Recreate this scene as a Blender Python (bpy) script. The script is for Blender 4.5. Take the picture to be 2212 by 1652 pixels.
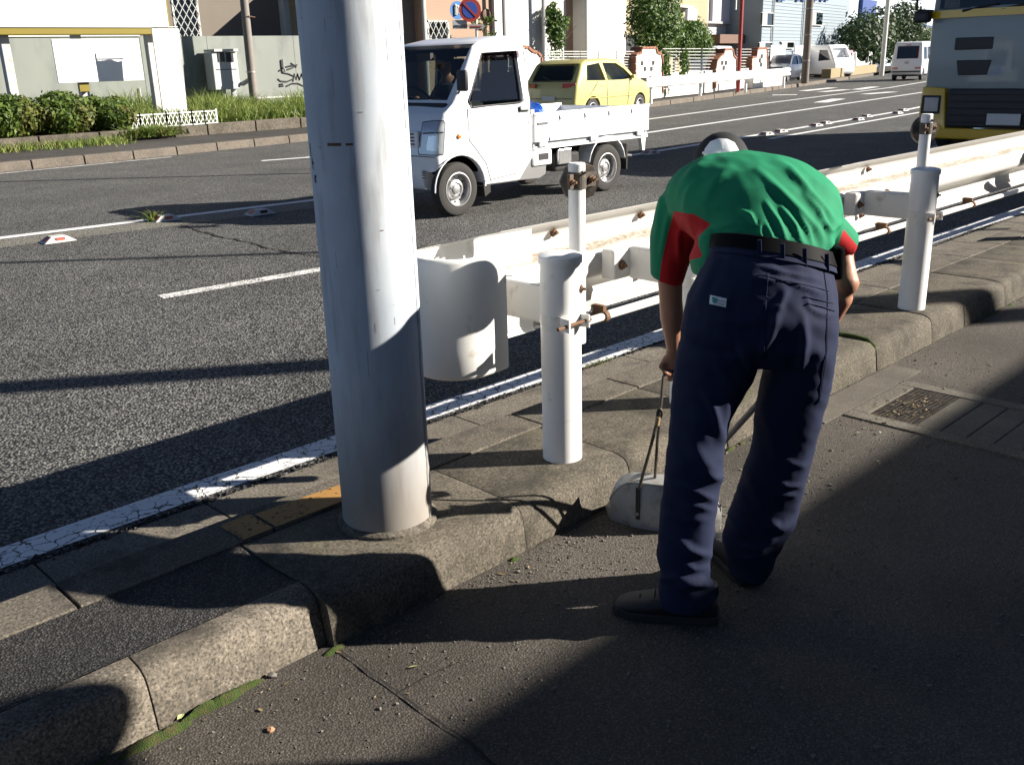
import bpy, bmesh, math, random
from mathutils import Vector, Matrix, noise
random.seed(7)
for o in list(bpy.data.objects): bpy.data.objects.remove(o)
SC = bpy.context.scene
COL = SC.collection
R = math.radians
# ---------------------------------------------------------------- camera
CF, CPITCH, CYAW, CROLL, CH = 2073.0, R(18.5), R(45.9), R(-1.7), 1.5
fwd = Vector((math.cos(CYAW)*math.cos(CPITCH), math.sin(CYAW)*math.cos(CPITCH), -math.sin(CPITCH)))
rt = Vector((math.sin(CYAW), -math.cos(CYAW), 0)); upv = rt.cross(fwd)
CR = rt*math.cos(CROLL)+upv*math.sin(CROLL); CU = upv*math.cos(CROLL)-rt*math.sin(CROLL)
CC = Vector((0, 0, CH))
cam = bpy.data.cameras.new('camera'); camo = bpy.data.objects.new('camera', cam); COL.objects.link(camo)
camo.matrix_world = Matrix(((CR.x, CU.x, -fwd.x, 0), (CR.y, CU.y, -fwd.y, 0), (CR.z, CU.z, -fwd.z, CH), (0, 0, 0, 1)))
cam.sensor_width = 36; cam.lens = CF/2212*36; cam.clip_end = 2000; cam.clip_start = .05
SC.camera = camo
# ---------------------------------------------------------------- light
SUN_EL = R(26); SUN_AZ = Vector((.742, -.670, 0)).normalized()
w = bpy.data.worlds.new('World'); SC.world = w; w.use_nodes = True
nt = w.node_tree; bg = nt.nodes['Background']
sky = nt.nodes.new('ShaderNodeTexSky'); sky.sky_type = 'NISHITA'; sky.sun_disc = False
sky.sun_elevation = SUN_EL; sky.sun_rotation = math.atan2(SUN_AZ.x, SUN_AZ.y); sky.air_density = .38; sky.dust_density = .1; sky.ozone_density = 1.0
nt.links.new(sky.outputs[0], bg.inputs[0]); bg.inputs[1].default_value = .05
sl = bpy.data.lights.new('sun', 'SUN'); sl.energy = 5.0; sl.angle = R(.5); sl.color = (1, .93, .835)
so = bpy.data.objects.new('sun', sl); COL.objects.link(so); so.location = (20, -20, 30)
sd = Vector((-SUN_AZ.x*math.cos(SUN_EL), -SUN_AZ.y*math.cos(SUN_EL), -math.sin(SUN_EL)))
so.rotation_euler = sd.to_track_quat('-Z', 'Y').to_euler()
vs = SC.view_settings; vs.view_transform = 'Standard'; vs.look = 'None'; vs.exposure = 1.35; vs.gamma = 1; vs.use_curve_mapping = False
SC.render.engine = 'CYCLES'; SC.render.resolution_x = 1024; SC.render.resolution_y = 764
# ---------------------------------------------------------------- pixel -> place
def ray(x, y): return fwd+CR*((x-1106)/CF)-CU*((y-826)/CF)
def gr(x, y, z=0.0):
    d = ray(x, y); return CC+d*((z-CH)/d.z)
def onY(x, y, Y):
    d = ray(x, y); return CC+d*(Y/d.y)
def onX(x, y, X):
    d = ray(x, y); return CC+d*(X/d.x)
def onD(x, y, D): return CC+ray(x, y)*D          # at depth D along the view axis
HF = Vector((math.cos(CYAW), math.sin(CYAW), 0))
def onS(x, y, s):
    d = ray(x, y); return CC+d*(s/d.dot(HF))
# ---------------------------------------------------------------- helpers
class MB:
    def __init__(s): s.v = []; s.f = []
    def add(s, vs, fs):
        n = len(s.v); s.v += [tuple(v) for v in vs]; s.f += [tuple(i+n for i in f) for f in fs]; return s
    def box(s, c, d, rz=0, M=None, rx=0, ry=0):
        c = Vector(c); m = Matrix.Rotation(rz, 3, 'Z') @ Matrix.Rotation(ry, 3, 'Y') @ Matrix.Rotation(rx, 3, 'X')
        if M: m = M
        p = [c+m @ Vector((x*d[0]/2, y*d[1]/2, z*d[2]/2)) for x in (-1, 1) for y in (-1, 1) for z in (-1, 1)]
        return s.add(p, [(0, 1, 3, 2), (4, 6, 7, 5), (0, 4, 5, 1), (2, 3, 7, 6), (0, 2, 6, 4), (1, 5, 7, 3)])
    def bb(s, x0, x1, y0, y1, z0, z1): return s.box(((x0+x1)/2, (y0+y1)/2, (z0+z1)/2), (x1-x0, y1-y0, z1-z0))
    def bar(s, a, b, wd, h=None, up=(0, 0, 1)):
        a = Vector(a); b = Vector(b); d = (b-a); L = d.length; d.normalize()
        sd_ = d.cross(Vector(up));
        if sd_.length < 1e-4: sd_ = d.cross(Vector((1, 0, 0)))
        sd_.normalize(); u = sd_.cross(d)
        m = Matrix((d, sd_, u)).transposed()
        return s.box((a+b)/2, (L, wd, h or wd), M=m)
    def loft(s, rings, cap=True, closed=True, loop=False):
        n = len(rings[0]); vs = [p for r in rings for p in r]; fs = []
        m = len(rings)
        for i in range(m if loop else m-1):
            for j in range(n if closed else n-1):
                a = i*n+j; b = i*n+(j+1) % n; k = (i+1) % m
                fs.append((a, b, k*n+(j+1) % n, k*n+j))
        if cap and closed and not loop:
            fs.append(tuple(range(n-1, -1, -1))); fs.append(tuple((m-1)*n+j for j in range(n)))
        return s.add(vs, fs)
    def tube(s, pts, r, n=10, cap=True):
        pts = [Vector(p) for p in pts]; rr = r if isinstance(r, (list, tuple)) else [r]*len(pts)
        rings = []; ref = None
        for i, p in enumerate(pts):
            t = (pts[min(i+1, len(pts)-1)]-pts[max(i-1, 0)]).normalized()
            if ref is None or abs(ref.dot(t)) > .98:
                ref = Vector((0, 0, 1)) if abs(t.z) < .9 else Vector((1, 0, 0))
            a = t.cross(ref).normalized(); b = t.cross(a); ref = -b if False else ref
            rings.append([p+(a*math.cos(2*math.pi*k/n)+b*math.sin(2*math.pi*k/n))*rr[i] for k in range(n)])
        return s.loft(rings, cap)
    def lathe(s, c, prof, n=24, axis=(0, 0, 1), cap=True):
        ax = Vector(axis).normalized(); ref = Vector((0, 0, 1)) if abs(ax.z) < .9 else Vector((1, 0, 0))
        a = ax.cross(ref).normalized(); b = ax.cross(a); c = Vector(c)
        return s.loft([[c+ax*h+(a*math.cos(2*math.pi*k/n)+b*math.sin(2*math.pi*k/n))*max(r, 1e-4) for k in range(n)] for r, h in prof], cap)
    def prism(s, poly, o, u, v, ext):
        o = Vector(o); u = Vector(u); v = Vector(v); e = Vector(ext)
        a = [o+u*p[0]+v*p[1] for p in poly]
        return s.loft([a, [p+e for p in a]])
    def quad(s, a, b, c, d): return s.add([a, b, c, d], [(0, 1, 2, 3)])
    def mesh(s, name):
        me = bpy.data.meshes.new(name); me.from_pydata(s.v, [], s.f); me.update(); return me
    def build(s, name, m, par=None, smooth=False, bev=0, seg=2, fix=True, ang=35):
        me = s.mesh(name)
        if fix or bev:
            b = bmesh.new(); b.from_mesh(me)
            bmesh.ops.recalc_face_normals(b, faces=b.faces)
            if bev:
                es = [e for e in b.edges if len(e.link_faces) == 2 and e.calc_face_angle(0) > R(25)]
                bmesh.ops.bevel(b, geom=es, offset=bev, segments=seg, affect='EDGES', profile=.5, clamp_overlap=True)
            b.to_mesh(me); b.free()
        return mk(name, me, m, par, smooth, ang)
def mk(name, me, m, par=None, smooth=False, ang=35):
    if m is not None: me.materials.append(m)
    if smooth:
        me.polygons.foreach_set('use_smooth', [True]*len(me.polygons))
        try: me.set_sharp_from_angle(angle=R(ang))
        except Exception: pass
    o = bpy.data.objects.new(name, me); COL.objects.link(o)
    if par is not None: o.parent = par
    return o
def tag(o, label, cat, group=None):
    o['label'] = label; o['category'] = cat
    if group: o['group'] = group
    return o
def thing(name, label, cat, loc=(0, 0, 0), rz=0, group=None):
    o = bpy.data.objects.new(name, None); COL.objects.link(o); o.location = loc; o.rotation_euler = (0, 0, rz); o.empty_display_size = .1
    return tag(o, label, cat, group)
def struct(o, kind='structure'): o['kind'] = kind; return o
def dup(o, par=None):
    c = o.copy(); COL.objects.link(c); c.parent = par
    for ch in list(o.children): dup(ch, c)
    return c
# ---------------------------------------------------------------- materials
def nodes(name):
    m = bpy.data.materials.new(name); m.use_nodes = True; t = m.node_tree
    return m, t, t.nodes['Principled BSDF']
def N(t, typ, **kw):
    n = t.nodes.new('ShaderNode'+typ)
    for k, v in kw.items():
        if k.startswith('i_'): n.inputs[k[2:].replace('_', ' ')].default_value = v
        elif isinstance(k, str): setattr(n, k, v)
    return n
def L(t, a, b): t.links.new(a, b)
def c4(c): return (c[0], c[1], c[2], 1)
def mixc(t, fac, a, b):
    n = t.nodes.new('ShaderNodeMix'); n.data_type = 'RGBA'
    for k, v in ((0, fac), (6, a), (7, b)):
        if hasattr(v, 'links') or hasattr(v, 'is_output'): L(t, v, n.inputs[k])
        else: n.inputs[k].default_value = c4(v) if k else v
    return n.outputs[2]
def ramp(t, src, stops):
    n = t.nodes.new('ShaderNodeValToRGB'); e = n.color_ramp.elements
    while len(e) < len(stops): e.new(.5)
    for i, (p, c) in enumerate(stops):
        e[i].position = p; e[i].color = c4(c) if isinstance(c, (tuple, list)) else (c, c, c, 1)
    L(t, src, n.inputs[0]); return n.outputs[0]
def coords(t, scale=(1, 1, 1), out='Object'):
    tc = N(t, 'TexCoord'); mp = N(t, 'Mapping'); mp.inputs['Scale'].default_value = scale
    L(t, tc.outputs[out], mp.inputs[0]); return mp.outputs[0]
def noi(t, v, scale, detail=4, rough=.55, out=0):
    n = N(t, 'TexNoise'); n.inputs['Scale'].default_value = scale; n.inputs['Detail'].default_value = detail; n.inputs['Roughness'].default_value = rough
    L(t, v, n.inputs['Vector']); return n.outputs[out]
def bump(t, h, b, strength=.3, dist=.01):
    n = N(t, 'Bump'); n.inputs['Strength'].default_value = strength; n.inputs['Distance'].default_value = dist
    L(t, h, n.inputs['Height']); L(t, n.outputs[0], b.inputs['Normal']); return n
def mat(name, col, rough=.6, metal=0, var=.12, vs_=6, bmp=0, bs=60, stain=None, sc=(1, 1, 1), spec=.5, coat=0, bd=.004):
    """plain painted / plastic / stone surface: base colour with uneven tone, optional stain (colour, amount 0..1, scale) and fine relief"""
    m, t, b = nodes(name); v = coords(t, sc)
    n1 = noi(t, v, vs_)
    c = mixc(t, n1, tuple(x*(1-var) for x in col), tuple(min(x*(1+var), 1) for x in col))
    if stain:
        n2 = noi(t, v, stain[2], 6, .62); k = ramp(t, n2, [(.62-.3*stain[1], 0), (.80-.2*stain[1], 1)])
        c = mixc(t, k, c, stain[0])
    L(t, c, b.inputs['Base Color']); b.inputs['Roughness'].default_value = rough; b.inputs['Metallic'].default_value = metal
    b.inputs['Specular IOR Level'].default_value = spec
    if coat: b.inputs['Coat Weight'].default_value = coat; b.inputs['Coat Roughness'].default_value = .06
    if bmp: bump(t, noi(t, v, bs, 5), b, bmp, bd)
    return m
def glass(name, col=(.55, .62, .6), rough=.02, alpha=.25):
    """thin tinted pane: mostly see-through with a mirror coat"""
    m, t, b = nodes(name); t.nodes.remove(b)
    out = t.nodes['Material Output']; tr = N(t, 'BsdfTransparent'); tr.inputs[0].default_value = c4(col)
    gl = N(t, 'BsdfGlossy'); gl.inputs['Roughness'].default_value = rough
    lw = N(t, 'LayerWeight'); lw.inputs[0].default_value = .5; mx = N(t, 'MixShader')
    pw = N(t, 'Math', operation='POWER'); pw.inputs[1].default_value = 4; L(t, lw.outputs['Facing'], pw.inputs[0])
    mm = N(t, 'Math', operation='MULTIPLY_ADD'); mm.inputs[1].default_value = .8; mm.inputs[2].default_value = .06; L(t, pw.outputs[0], mm.inputs[0])
    L(t, mm.outputs[0], mx.inputs[0]); L(t, tr.outputs[0], mx.inputs[1]); L(t, gl.outputs[0], mx.inputs[2]); L(t, mx.outputs[0], out.inputs[0])
    return m
def asphalt(name, lo, hi, scale=95, patch=.25, tint=(1, .98, .94), bs=.5, rough=.8, gapk=1, wob=1.1):
    m, t, b = nodes(name); v = coords(t)
    w_ = noi(t, v, 40, 2, .5, 1)
    dv = N(t, 'VectorMath', operation='MULTIPLY_ADD'); L(t, noi(t, v, scale*.9, 3, .7, 1), dv.inputs[0]); dv.inputs[1].default_value = (wob/scale,)*3; L(t, v, dv.inputs[2])
    vo = N(t, 'TexVoronoi'); vo.inputs['Scale'].default_value = scale; L(t, dv.outputs[0], vo.inputs['Vector'])
    vo2 = N(t, 'TexVoronoi'); vo2.inputs['Scale'].default_value = scale*2.3; L(t, v, vo2.inputs['Vector'])
    sep = N(t, 'SeparateColor'); L(t, vo.outputs['Color'], sep.inputs[0])
    sep2 = N(t, 'SeparateColor'); L(t, vo2.outputs['Color'], sep2.inputs[0])
    k = ramp(t, sep.outputs[0], [(0, .05), (.4, .3), (.75, .6), (.97, 1)])
    mid = tuple((a*.6+b_*.4)*x for a, b_, x in zip(lo, hi, tint))
    c = mixc(t, k, lo, hi)
    c = mixc(t, ramp(t, sep2.outputs[1], [(.3, 0), (.9, .55)]), c, mid)
    gap = ramp(t, vo.outputs['Distance'], [(.32, 0), (.62, gapk)])          # binder between the stones
    c = mixc(t, gap, c, tuple(x*.42 for x in lo))
    big = ramp(t, noi(t, v, .9, 5, .6), [(.3, 1-patch), (.7, 1+patch*.4)])
    mu = N(t, 'Mix'); mu.data_type = 'RGBA'; mu.blend_type = 'MULTIPLY'; mu.inputs[0].default_value = 1
    L(t, c, mu.inputs[6]); L(t, big, mu.inputs[7]); L(t, mu.outputs[2], b.inputs['Base Color'])
    b.inputs['Roughness'].default_value = rough; b.inputs['Specular IOR Level'].default_value = .3
    inv = N(t, 'Math', operation='SUBTRACT'); inv.inputs[0].default_value = 1; L(t, vo.outputs['Distance'], inv.inputs[1])
    bump(t, inv.outputs[0], b, bs, .006)
    return m
def concrete(name, lo, hi, scale=220, stain=None, mossk=0, bs=.35):
    m, t, b = nodes(name); v = coords(t)
    n0 = noi(t, v, scale, 3, .7); n1 = noi(t, v, 3.5, 6, .6); n2 = noi(t, v, 30, 4, .6)
    c = mixc(t, ramp(t, n1, [(.32, 0), (.68, 1)]), lo, hi)
    c = mixc(t, ramp(t, n0, [(.5, 0), (.64, .9)]), c, tuple(x*.4 for x in lo))
    c = mixc(t, ramp(t, n0, [(.34, .8), (.45, 0)]), c, tuple(min(1, x*1.55) for x in hi))
    if stain: c = mixc(t, ramp(t, noi(t, v, stain[2], 7, .65), [(.52, 0), (.66, stain[1])]), c, stain[0])
    if mossk: c = mixc(t, ramp(t, noi(t, v, 4.3, 5, .6), [(.56, 0), (.72, mossk)]), c, (.09, .105, .03))
    c = mixc(t, ramp(t, n2, [(.4, 0), (.75, .3)]), c, tuple(x*.6 for x in lo))
    L(t, c, b.inputs['Base Color']); b.inputs['Roughness'].default_value = .88; b.inputs['Specular IOR Level'].default_value = .25
    bump(t, n0, b, bs, .004); return m
def paintline(name, col, wear=.5, scale=55, crack=True):
    m, t, b = nodes(name); v = coords(t); out = t.nodes['Material Output']
    b.inputs['Roughness'].default_value = .7
    n1 = noi(t, v, scale, 4, .65); n2 = noi(t, v, 5, 4, .6)
    L(t, mixc(t, n2, tuple(x*.85 for x in col), col), b.inputs['Base Color'])
    a = N(t, 'Math', operation='ADD'); L(t, n1, a.inputs[0])
    s2 = N(t, 'Math', operation='MULTIPLY'); L(t, n2, s2.inputs[0]); s2.inputs[1].default_value = .35; L(t, s2.outputs[0], a.inputs[1])
    k = ramp(t, a.outputs[0], [(wear, 0), (wear+.03, 1)])
    if crack:
        vo = N(t, 'TexVoronoi', feature='DISTANCE_TO_EDGE'); vo.inputs['Scale'].default_value = 17
        dv = N(t, 'VectorMath', operation='ADD'); L(t, v, dv.inputs[0])
        nz = noi(t, v, 18, 3, .6, 1); sc = N(t, 'VectorMath', operation='SCALE'); L(t, nz, sc.inputs[0]); sc.inputs['Scale'].default_value = .06
        L(t, sc.outputs[0], dv.inputs[1]); L(t, dv.outputs[0], vo.inputs['Vector'])
        k2 = ramp(t, vo.outputs['Distance'], [(.02, 0), (.05, 1)])
        k3 = N(t, 'Math', operation='MINIMUM'); L(t, k, k3.inputs[0]); 
        k4 = N(t, 'Math', operation='MAXIMUM'); L(t, k2, k4.inputs[0]); L(t, ramp(t, n2, [(.40, 1), (.52, 0)]), k4.inputs[1])
        L(t, k4.outputs[0], k3.inputs[1]); k = k3.outputs[0]
    tr = N(t, 'BsdfTransparent'); mx = N(t, 'MixShader'); L(t, k, mx.inputs[0]); L(t, tr.outputs[0], mx.inputs[1]); L(t, b.outputs[0], mx.inputs[2])
    L(t, mx.outputs[0], out.inputs[0]); return m
MT = {}
MT['road'] = asphalt('road_asphalt', (.050, .052, .053), (.38, .37, .345), 80, .3, bs=.9, wob=.35)
MT['forecourt'] = asphalt('forecourt_asphalt', (.074, .066, .056), (.165, .145, .121), 150, .45, bs=.4, gapk=.6)
MT['fill'] = asphalt('old_asphalt_fill', (.022, .021, .02), (.15, .14, .135), 150, .6, bs=.6, gapk=.8)
MT['kerb'] = concrete('kerb_concrete', (.080, .070, .054), (.138, .120, .092), 130, ((.03, .028, .023), .7, 5), .35)
MT['kerbL'] = concrete('kerb_concrete_pale', (.105, .092, .074), (.215, .185, .145), 130, ((.045, .04, .032), .85, 3.2))
MT['slab'] = concrete('slab_concrete', (.10, .088, .07), (.165, .145, .115), 120, ((.045, .04, .035), .8, 6))
MT['gutter'] = concrete('gutter_concrete', (.12, .106, .085), (.19, .168, .135), 120, ((.05, .048, .042), .6, 5))
MT['white_rail'] = mat('white_rail_paint', (.78, .77, .73), .45, 0, .05, 4, .04, 80, ((.40, .34, .25), .10, 9), coat=.15)
MT['white_post'] = mat('white_post_paint', (.80, .80, .78), .45, 0, .04, 4, .03, 120, ((.5, .46, .38), .0, 12))
MT['rust'] = mat('rusty_bolt', (.16, .09, .05), .8, .3, .4, 80, .4, 200)
MT['dark_metal'] = mat('dark_weathered_metal', (.085, .075, .065), .6, .5, .35, 30, .2, 150, ((.2, .15, .1), .4, 25))
MT['steel'] = mat('dull_steel', (.45, .44, .42), .45, .8, .15, 20)
MT['black'] = mat('black_plastic', (.014, .014, .015), .45, 0, .2, 20)
MT['rubber'] = mat('tyre_rubber', (.03, .028, .026), .85, 0, .25, 30, .2, 120)
MT['moss'] = mat('green_moss', (.05, .085, .010), .95, 0, .6, 45, 1.0, 320, stain=((.10, .085, .03), .5, 30), bd=.014)
MT['dirt'] = mat('dark_dirt', (.045, .037, .027), .95, 0, .5, 50, .8, 200)
MT['crack'] = mat('crack_filled_with_dirt', (.012, .011, .009), .95, 0, .4, 60)
MT['paint_white'] = paintline('road_paint_white', (.84, .84, .83), .50, 48)
MT['paint_worn'] = paintline('road_paint_worn', (.74, .73, .70), .62, 75, False)
MT['paint_far'] = paintline('road_paint_far', (.80, .80, .78), .40, 30, False)
MT['paint_yellow'] = paintline('kerb_paint_yellow', (.36, .19, .05), .54, 60, False)
# ================================================================ setting: ground, road, kerbs
FK = [(-40, 17.4), (5.3, 17.4), (7.6, 17.5), (11.6, 18.1), (18, 18.5), (24.6, 19.1), (33, 21.2), (44.7, 24.4), (60, 28.8), (140, 52)]
def fk(x):
    for (a, b), (c, d) in zip(FK, FK[1:]):
        if a <= x <= c: return b+(d-b)*(x-a)/(c-a)
    return FK[-1][1]
def sheet(name, pts_lo, pts_hi, z, m):
    b = MB(); n = len(pts_lo)
    b.add([(*p, z) for p in pts_lo]+[(*p, z) for p in pts_hi], [(i, i+1, n+i+1, n+i) for i in range(n-1)])
    return struct(b.build(name, m, fix=False))
sheet('ground', [(-400, -400), (600, -400)], [(-400, 600), (600, 600)], -.09, MT['dirt'])
road = sheet('road', [(x, 3.09) for x, _ in FK], [(x, y-.003) for x, y in FK], 0, MT['road'])
sheet('forecourt', [(-40, -40), (140, -40)], [(-40, 1.995), (140, 1.995)], 0, MT['forecourt'])
MT['pave'] = asphalt('far_pavement', (.06, .055, .05), (.15, .14, .125), 60, .3)
sheet('far_pavement', [(x, y+.16) for x, y in FK], [(x, y+90) for x, y in FK], .14, MT['pave'])
# road markings
def strip(name, pts, wd, z, m, par=None):
    b = MB(); lo = []; hi = []
    for i, p in enumerate(pts):
        a = Vector(pts[max(i-1, 0)]); c = Vector(pts[min(i+1, len(pts)-1)]); d = (c-a).normalized(); n = Vector((-d.y, d.x))
        lo.append(Vector(p)-n*wd/2); hi.append(Vector(p)+n*wd/2)
    k = len(pts)
    b.add([(*p, z) for p in lo]+[(*p, z) for p in hi], [(i, i+1, k+i+1, k+i) for i in range(k-1)])
    o = b.build(name, m, par, fix=False)
    if par is None: struct(o)
    return o
struct(strip('edge_line', [(x, 3.19+.02*math.sin(x)) for x in [-12+i*.5 for i in range(140)]], .15, .004, MT['paint_white']))
def g2(x, y): p = gr(x, y); return (p.x, p.y)
cl = [(-14, 10.35), (-4, 10.3), g2(0, 515), g2(328, 475), g2(668, 434), (9.3, 9.88), g2(1363, 336), g2(1600, 298), g2(1937, 242), (36, 13.0), (60, 19)]
strip('centre_line', cl, .15, .004, MT['paint_far'])
strip('centre_line', [(x, y-.62) for x, y in cl[7:]], .12, .004, MT['paint_far'])
strip('lane_dash', [(2.83, 6.43), (4.04, 6.33), (7.7, 6.22)], .14, .004, MT['paint_worn'])
strip('lane_dash', [(13.5, 6.3), (19, 6.7)], .14, .004, MT['paint_worn'])
strip('lane_dash', [(-7, 6.6), (-2.5, 6.55)], .14, .004, MT['paint_worn'])
strip('lane_dash', [g2(565, 348), g2(660, 341), (12.5, 14.9)], .14, .004, MT['paint_far'])
strip('lane_line', [(16, 15.1), g2(1401, 258), g2(1660, 223), g2(1921, 190), (60, 23)], .15, .004, MT['paint_far'])
strip('lane_line', [(13.5, 12.6), g2(1400, 287), g2(1700, 243), g2(2000, 199), (60, 20.4)], .15, .004, MT['paint_far'])
strip('far_edge_line', [(-20, 17.12), (5.3, 17.14), (8.2, 17.3)], .1, .004, MT['paint_worn'])
for x0, y0, x1, y1 in ((1668, 206, 1722, 205), (1735, 197, 1800, 190), (1775, 199, 1830, 194), (1772, 222, 1812, 214), (1850, 194, 1890, 188), (1868, 204, 1930, 199)):
    a = Vector(g2(x0, y0)); b_ = Vector(g2(x1, y1)); strip('road_marking', [tuple(a), tuple(b_)], .45, .004, MT['paint_far'])
# pale worn strip along the centre line (old concrete median)
MT['median'] = asphalt('worn_median', (.20, .19, .16), (.40, .38, .33), 60, .3)
strip('median_strip', [(x, y-.36) for x, y in cl[:6]], .5, .002, MT['median'])
# cracks in the road and the forecourt
def crack(name, pts, wd, z, par, seed=1):
    rnd = random.Random(seed); b = MB(); P = []
    for (a, c) in zip(pts, pts[1:]):
        a = Vector(a); c = Vector(c); n = max(3, int((c-a).length/.035))
        for i in range(n): P.append(a.lerp(c, i/n))
    q = []; off = 0
    for i, p in enumerate(P):
        d = (P[min(i+1, len(P)-1)]-P[max(i-1, 0)]).normalized(); nn = Vector((-d.y, d.x)); off = off*.75+rnd.uniform(-1, 1)*wd*.9
        ww = wd*rnd.uniform(.25, 1.1)*(.2 if i in (0, len(P)-1) else 1)
        q.append((p+nn*(off-ww), p+nn*(off+ww)))
    k = len(q); b.add([(*x, z) for x, _ in q]+[(*x, z) for _, x in q], [(i, i+1, k+i+1, k+i) for i in range(k-1)])
    return struct(b.build(name, MT['crack'], None, fix=False))
crack('road_crack', [g2(392, 487), g2(470, 512), g2(560, 530), g2(640, 548), g2(760, 566), g2(900, 580)], .017, .006, road, 2)
crack('forecourt_crack', [g2(735, 1405), g2(790, 1445), g2(860, 1500), g2(940, 1560), g2(1010, 1605), g2(1060, 1652), g2(1180, 1720)], .004, .005, None, 3)
crack('forecourt_crack', [g2(860, 1500), g2(950, 1450), g2(1020, 1425)], .0025, .005, None, 5)
# near kerb blocks
def kblock(x0, x1, prof, m, name, par):
    b = MB(); n = 2 if x1-x0 < .2 else 6
    b.loft([[(x0+(x1-x0)*i/n, y, z) for y, z in prof] for i in range(n+1)])
    o = b.build(name, m, par, bev=.0022, seg=2, smooth=True, ang=24); o.location = (0, random.uniform(-.004, .004), random.uniform(-.003, .002))
    return o
island = MB(); island.bb(1.22, 60, 2.03, 2.60, -.05, .128); island.bb(-12, 1.2, 2.05, 2.60, -.05, .125)
island = struct(island.build('traffic_island', MT['dirt']))
KP = [(1.965, -.05), (1.978, .06), (1.986, .108), (1.994, .126), (2.010, .140), (2.030, .147), (2.06, .150), (2.25, .151), (2.43, .15), (2.43, -.05)]
KPL = [(1.998, -.05), (2.016, .05), (2.030, .108), (2.040, .127), (2.058, .139), (2.085, .145), (2.125, .147), (2.125, -.05)]
JX = [1.205, 1.955, 2.495, 3.11, 3.75, 4.41, 5.06, 5.49, 6.1, 6.71, 7.32, 7.93, 8.54, 9.2, 9.8, 10.4, 11, 11.6, 12.2, 12.8, 13.4, 14]
for i, (a, b_) in enumerate(zip(JX, JX[1:])):
    gap = .012 if i in (4, 5) else .003
    kblock(a+gap/2, b_-gap/2, KP, MT['kerb'], 'kerb_block', island)
kblock(14.01, 60, KP, MT['kerb'], 'kerb_block', island)
for a, b_ in zip([-3.1, -2.5, -1.8, -1.2, -.55, .08, .72], [-2.5, -1.8, -1.2, -.55, .08, .72, 1.205]):
    kblock(a+.0015, b_-.0015, KPL, MT['kerbL'], 'kerb_block', island)
# rear slabs of the island and gutter slabs along the carriageway
x = 1.33-7*.6
while x < 14:
    L_ = .6; b = MB(); b.bb(x, x+L_-.008, 2.441, 2.625, -.05, .149); b.build('island_slab', MT['slab'], island, bev=.004); x += L_
b = MB(); b.bb(x, 60, 2.437, 2.625, -.05, .148); b.build('island_slab', MT['slab'], island)
gut = MB(); gut.bb(-12, 60, 2.66, 3.06, -.06, -.006); gut = struct(gut.build('gutter', MT['dirt']))
x = -3.39
while x < 14:
    b = MB(); b.bb(x, x+.594, 2.632, 3.075, -.05, .006+random.uniform(-.001, .002)); b.build('gutter_slab', MT['gutter'], gut, bev=.004); x += .6
b = MB(); b.bb(x, 60, 2.632, 3.075, -.05, .006); b.build('gutter_slab', MT['gutter'], gut)
# broken edge of the road surface beside the gutter
bm_ = MB(); rnd = random.Random(3)
for i in range(1500):
    xx = rnd.uniform(-1, 9) if i % 3 else rnd.uniform(-.2, 3); yy = 3.088+rnd.gauss(0, .014); s = rnd.uniform(.004, .011)
    bm_.box((xx, yy, .004), (s*1.3, s, s), rnd.uniform(0, 3), rx=rnd.uniform(-.4, .4), ry=rnd.uniform(-.4, .4))
eg = struct(bm_.build('edge_gravel', MT['fill'], fix=False), 'stuff'); tag(eg, 'loose dark gravel along the broken edge of the road', 'gravel')
# flat asphalt fill behind the left kerb
b = MB(); rings = []
for i in range(90):
    xx = -3.1+4.3*i/89
    rings.append([(xx, 2.126+(2.436-2.126)*k/9, .145-.006*math.sin(math.pi*k/9)+.003*noise.noise((xx*9, k*.9, 3))) for k in range(10)])
b.loft(rings, closed=False); struct(b.build('asphalt_fill', MT['fill'], None, smooth=True))
# yellow paint on the rear slabs beside the pole
b = MB(); b.quad((1.222, 2.445, .1535), (1.325, 2.445, .1535), (1.325, 2.59, .1535), (1.215, 2.585, .1535)); b.quad((1.335, 2.445, .1535), (1.86, 2.445, .1535), (1.86, 2.55, .1535), (1.335, 2.575, .1535))
struct(b.build('kerb_paint', MT['paint_yellow'], None, fix=False))
# moss and dirt along the foot of the kerb
def mound(b, P, wds, h, seed, n=5):
    rings = []
    for i, p in enumerate(P):
        wd = wds[i]; q = []
        for k in range(n+1):
            u = k/n*2-1; hh = h*max(0, 1-u*u)*min(1, wd/.02)
            q.append((p[0], p[1]+u*wd, p[2]+hh*(1+.5*noise.noise((p[0]*60, u*3+seed, 2)))-.002))
        rings.append(q)
    b.loft(rings, closed=False)
def mosspatch(x0, x1, y, wd, h, seed, z=0, lab='moss'):
    n = max(8, int((x1-x0)/.012)); P = []; W = []
    for i in range(n+1):
        t = i/n; xx = x0+(x1-x0)*t
        W.append(max(.001, wd*(math.sin(math.pi*t)**.45)*(.65+.6*abs(noise.noise((xx*14, seed, 0))))))
        P.append((xx, y+.012*noise.noise((xx*11, seed, 5)), z))
    b = MB(); mound(b, P, W, h, seed); return b
for x0, x1, y, wd, h, s in ((.44, .62, 1.985, .014, .012, 1), (.60, .79, 1.968, .03, .018, 2), (.76, 1.00, 1.985, .027, .02, 3), (1.16, 1.24, 1.958, .022, .015, 4)):
    struct(mosspatch(x0, x1, y, wd, h, s).build('kerb_moss', MT['moss'], None, smooth=True))
for i, (x0, x1) in enumerate(((2.98, 3.05), (3.06, 3.14), (3.16, 3.2), (5.62, 5.72), (5.8, 5.92), (6.1, 6.2), (6.4, 6.5), (6.65, 6.75), (1.86, 1.9))):
    struct(mosspatch(x0, x1, 1.95, .02, .014, 10+i).build('kerb_moss', MT['moss'], None, smooth=True))
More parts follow.
